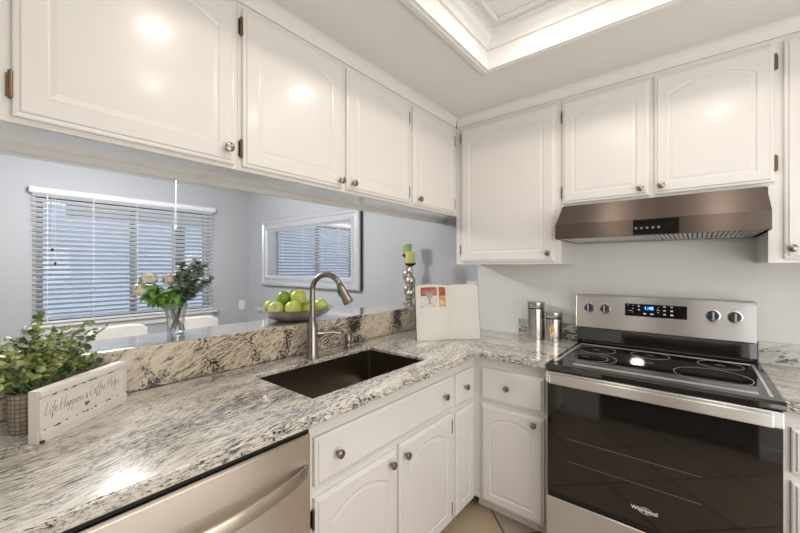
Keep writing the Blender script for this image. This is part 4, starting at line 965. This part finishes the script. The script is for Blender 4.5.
# vase and flowers
vx, vy, vz = -1.815, 0.60, 1.0735
t = thing('glass_vase', (vx, vy, vz), 'clear flared glass vase holding the bouquet on the bar', 'vase')
MB().lathe([(0.030, 0), (0.034, 0.003), (0.034, 0.03), (0.038, 0.08), (0.050, 0.135), (0.048, 0.135), (0.036, 0.08), (0.032, 0.03), (0.031, 0.010), (0.001, 0.009)], (vx, vy, vz), seg=28).build('body', M['vglass'], t)
def branch(name, tip, lab, cat, grp, kind, seed, base=None):
    r = random.Random(seed)
    tip = Vector(tip); b0 = Vector((vx+r.uniform(-0.018, 0.018), vy+r.uniform(-0.018, 0.018), vz+0.014))
    dirh = Vector((tip.x-vx, tip.y-vy, 0)); 
    b0 -= dirh.normalized()*0.016 if dirh.length > 0.01 else Vector((0, 0, 0))
    nk = Vector((vx, vy, vz+0.12)) + (dirh.normalized()*0.022 if dirh.length > 0.01 else Vector((0, 0, 0)))
    t = thing(name, b0, lab, cat, grp)
    P_ = [b0, b0.lerp(nk, 0.5), nk, nk.lerp(tip, 0.5)+Vector((0, 0, 0.008)), tip]
    MB().tube(P_, 0.0022, 6).build('stem', M['stem'] if kind != 'leafy' else M['gstem'], t)
    lf = MB()
    if kind == 'bloom':
        bl_ = MB()
        for k in range(150):
            d = rdir(r, -0.5, 1); p = tip + Vector((d.x*0.034, d.y*0.034, d.z*0.026))
            s_ = d.cross(rdir(r)).normalized()
            for q in range(2):
                add_leaf(bl_, p, s_ if q else d.cross(s_), d, 0.010, 0.005, 0.1, round_=True)
        bl_.sphere(tip, 0.030, 12, 8, (1, 1, 0.78))
        bl_.build('bloom', M['bloom'], t)
        for k in range(7): 
            d = rdir(r, -0.6, 0.2); add_leaf(lf, nk.lerp(tip, 0.75), d, (0, 0, 1), r.uniform(0.04, 0.06), 0.014, 0.2)
        lf.build('leaves', M['green'], t, smooth=True)
    elif kind == 'leafy':
        for k in range(34):
            p = nk.lerp(tip, r.uniform(0.35, 1.0)) + rdir(r)*0.012; d = rdir(r, -0.9, 0.5); l_ = r.uniform(0.03, 0.055)
            add_leaf(lf, p, d, Vector((0, 0, 1))+rdir(r)*0.4, l_, l_*0.3, 0.25)
        lf.build('leaves', M['green'], t, smooth=True)
    else:
        for k in range(46):
            p = nk.lerp(tip, 0.25+0.75*k/45) + Vector((0, 0, 0.006)); d = rdir(r, -0.4, 0.6); l_ = r.uniform(0.020, 0.034)
            add_leaf(lf, p, d, Vector((0, 0, 1))+rdir(r)*0.6, l_, l_*0.45, 0.1, round_=True)
            d = -d; d.z = abs(d.z)*0.3
            add_leaf(lf, p, d, Vector((0, 0, 1))+rdir(r)*0.6, l_, l_*0.45, 0.1, round_=True)
        lf.build('leaves', M['euca'], t, smooth=True)
def vp(a, b, z): return (vx + a*ux - b*0.6363, vy + a*uy + b*0.7714, z)
branch('hydrangea', vp(-0.115, -0.01, 1.318), 'cream hydrangea head at the upper left of the bouquet', 'flower', 'cream flowers in the vase', 'bloom', 1)
branch('hydrangea', vp(-0.14, -0.02, 1.268), 'cream hydrangea head low at the left edge of the bouquet', 'flower', 'cream flowers in the vase', 'bloom', 2)
branch('hydrangea', vp(-0.035, 0.02, 1.315), 'cream flower head at the centre of the bouquet, half hidden by leaves', 'flower', 'cream flowers in the vase', 'bloom', 3)
branch('leafy_stem', vp(-0.06, -0.04, 1.285), 'bright green leafy stem at the middle left of the bouquet', 'greenery', 'leafy stems in the vase', 'leafy', 4)
branch('leafy_stem', vp(-0.09, -0.02, 1.245), 'bright green leafy stem drooping lowest at the left of the bouquet', 'greenery', 'leafy stems in the vase', 'leafy', 5)
branch('leafy_stem', vp(0.02, -0.04, 1.27), 'bright green leafy stem right at the middle above the vase rim', 'greenery', 'leafy stems in the vase', 'leafy', 6)
eu = [((0.03, 0.0, 1.385), 'at the top left of the grey green sprays'), ((0.085, 0.02, 1.40), 'the tallest spray, upper right of centre'), ((0.13, -0.01, 1.375), 'at the top right of the bouquet'),
      ((0.15, 0.02, 1.32), 'reaching farthest right'), ((0.11, -0.03, 1.27), 'low on the right side'), ((0.06, -0.03, 1.34), 'in the middle right of the bouquet'), ((0.04, 0.03, 1.30), 'behind the middle of the bouquet'), ((-0.17, 0.02, 1.285), 'single spray sticking out at far left')]
for i, (p, wl_) in enumerate(eu):
    branch('eucalyptus_branch', vp(*p), 'grey green eucalyptus branch, ' + wl_, 'greenery', 'eucalyptus branches in the vase', 'euca', 20+i)

# dining chairs
def dining_chair(x, y, rz, top, lab):
    t = thing('dining_chair', (x, y, 0), lab, 'chair', 'white dining chairs beyond the bar', rz)
    b_ = MB(); n = 20; pr = []
    hw = 0.215; 
    for k in range(n+1):
        q = -1+2*k/n; pr.append((q*hw, top - 0.045*abs(q)**5))
    outl = [(-hw, 0.52), (hw, 0.52)] + pr[::-1]
    b_.prism([(p[0], p[1]) for p in outl], 'x', -0.235, -0.19) if False else None
    A = [b_.bm.verts.new((-0.24, p[0], p[1])) for p in outl]; B = [b_.bm.verts.new((-0.19, p[0], p[1])) for p in outl]
    b_.bm.faces.new(A); b_.bm.faces.new(B[::-1])
    for i in range(len(outl)): b_.bm.faces.new((A[i], B[i], B[(i+1) % len(outl)], A[(i+1) % len(outl)]))
    b_.build('backrest', M['chair'], t, bevel=0.012, local=True)
    MB().box(-0.20, 0.22, -0.22, 0.22, 0.41, 0.50).build('seat', M['chair'], t, bevel=0.02, local=True)
    for lx, ly in ((-0.19, -0.19), (-0.19, 0.19), (0.19, -0.19), (0.19, 0.19)):
        l_ = MB(); l_.prism([(ly-0.018, 0.41), (ly+0.018, 0.41), (ly+0.012, 0.0), (ly-0.012, 0.0)], 'x', lx-0.018, lx+0.018); l_.build('leg', M['chairleg'], t, local=True)
dining_chair(-3.55, 0.85, math.radians(10), 0.875, 'white dining chair beyond the bar, below the left half of the window')
dining_chair(-3.55, 1.36, math.radians(-12), 0.885, 'white dining chair beyond the bar, just right of the glass vase')
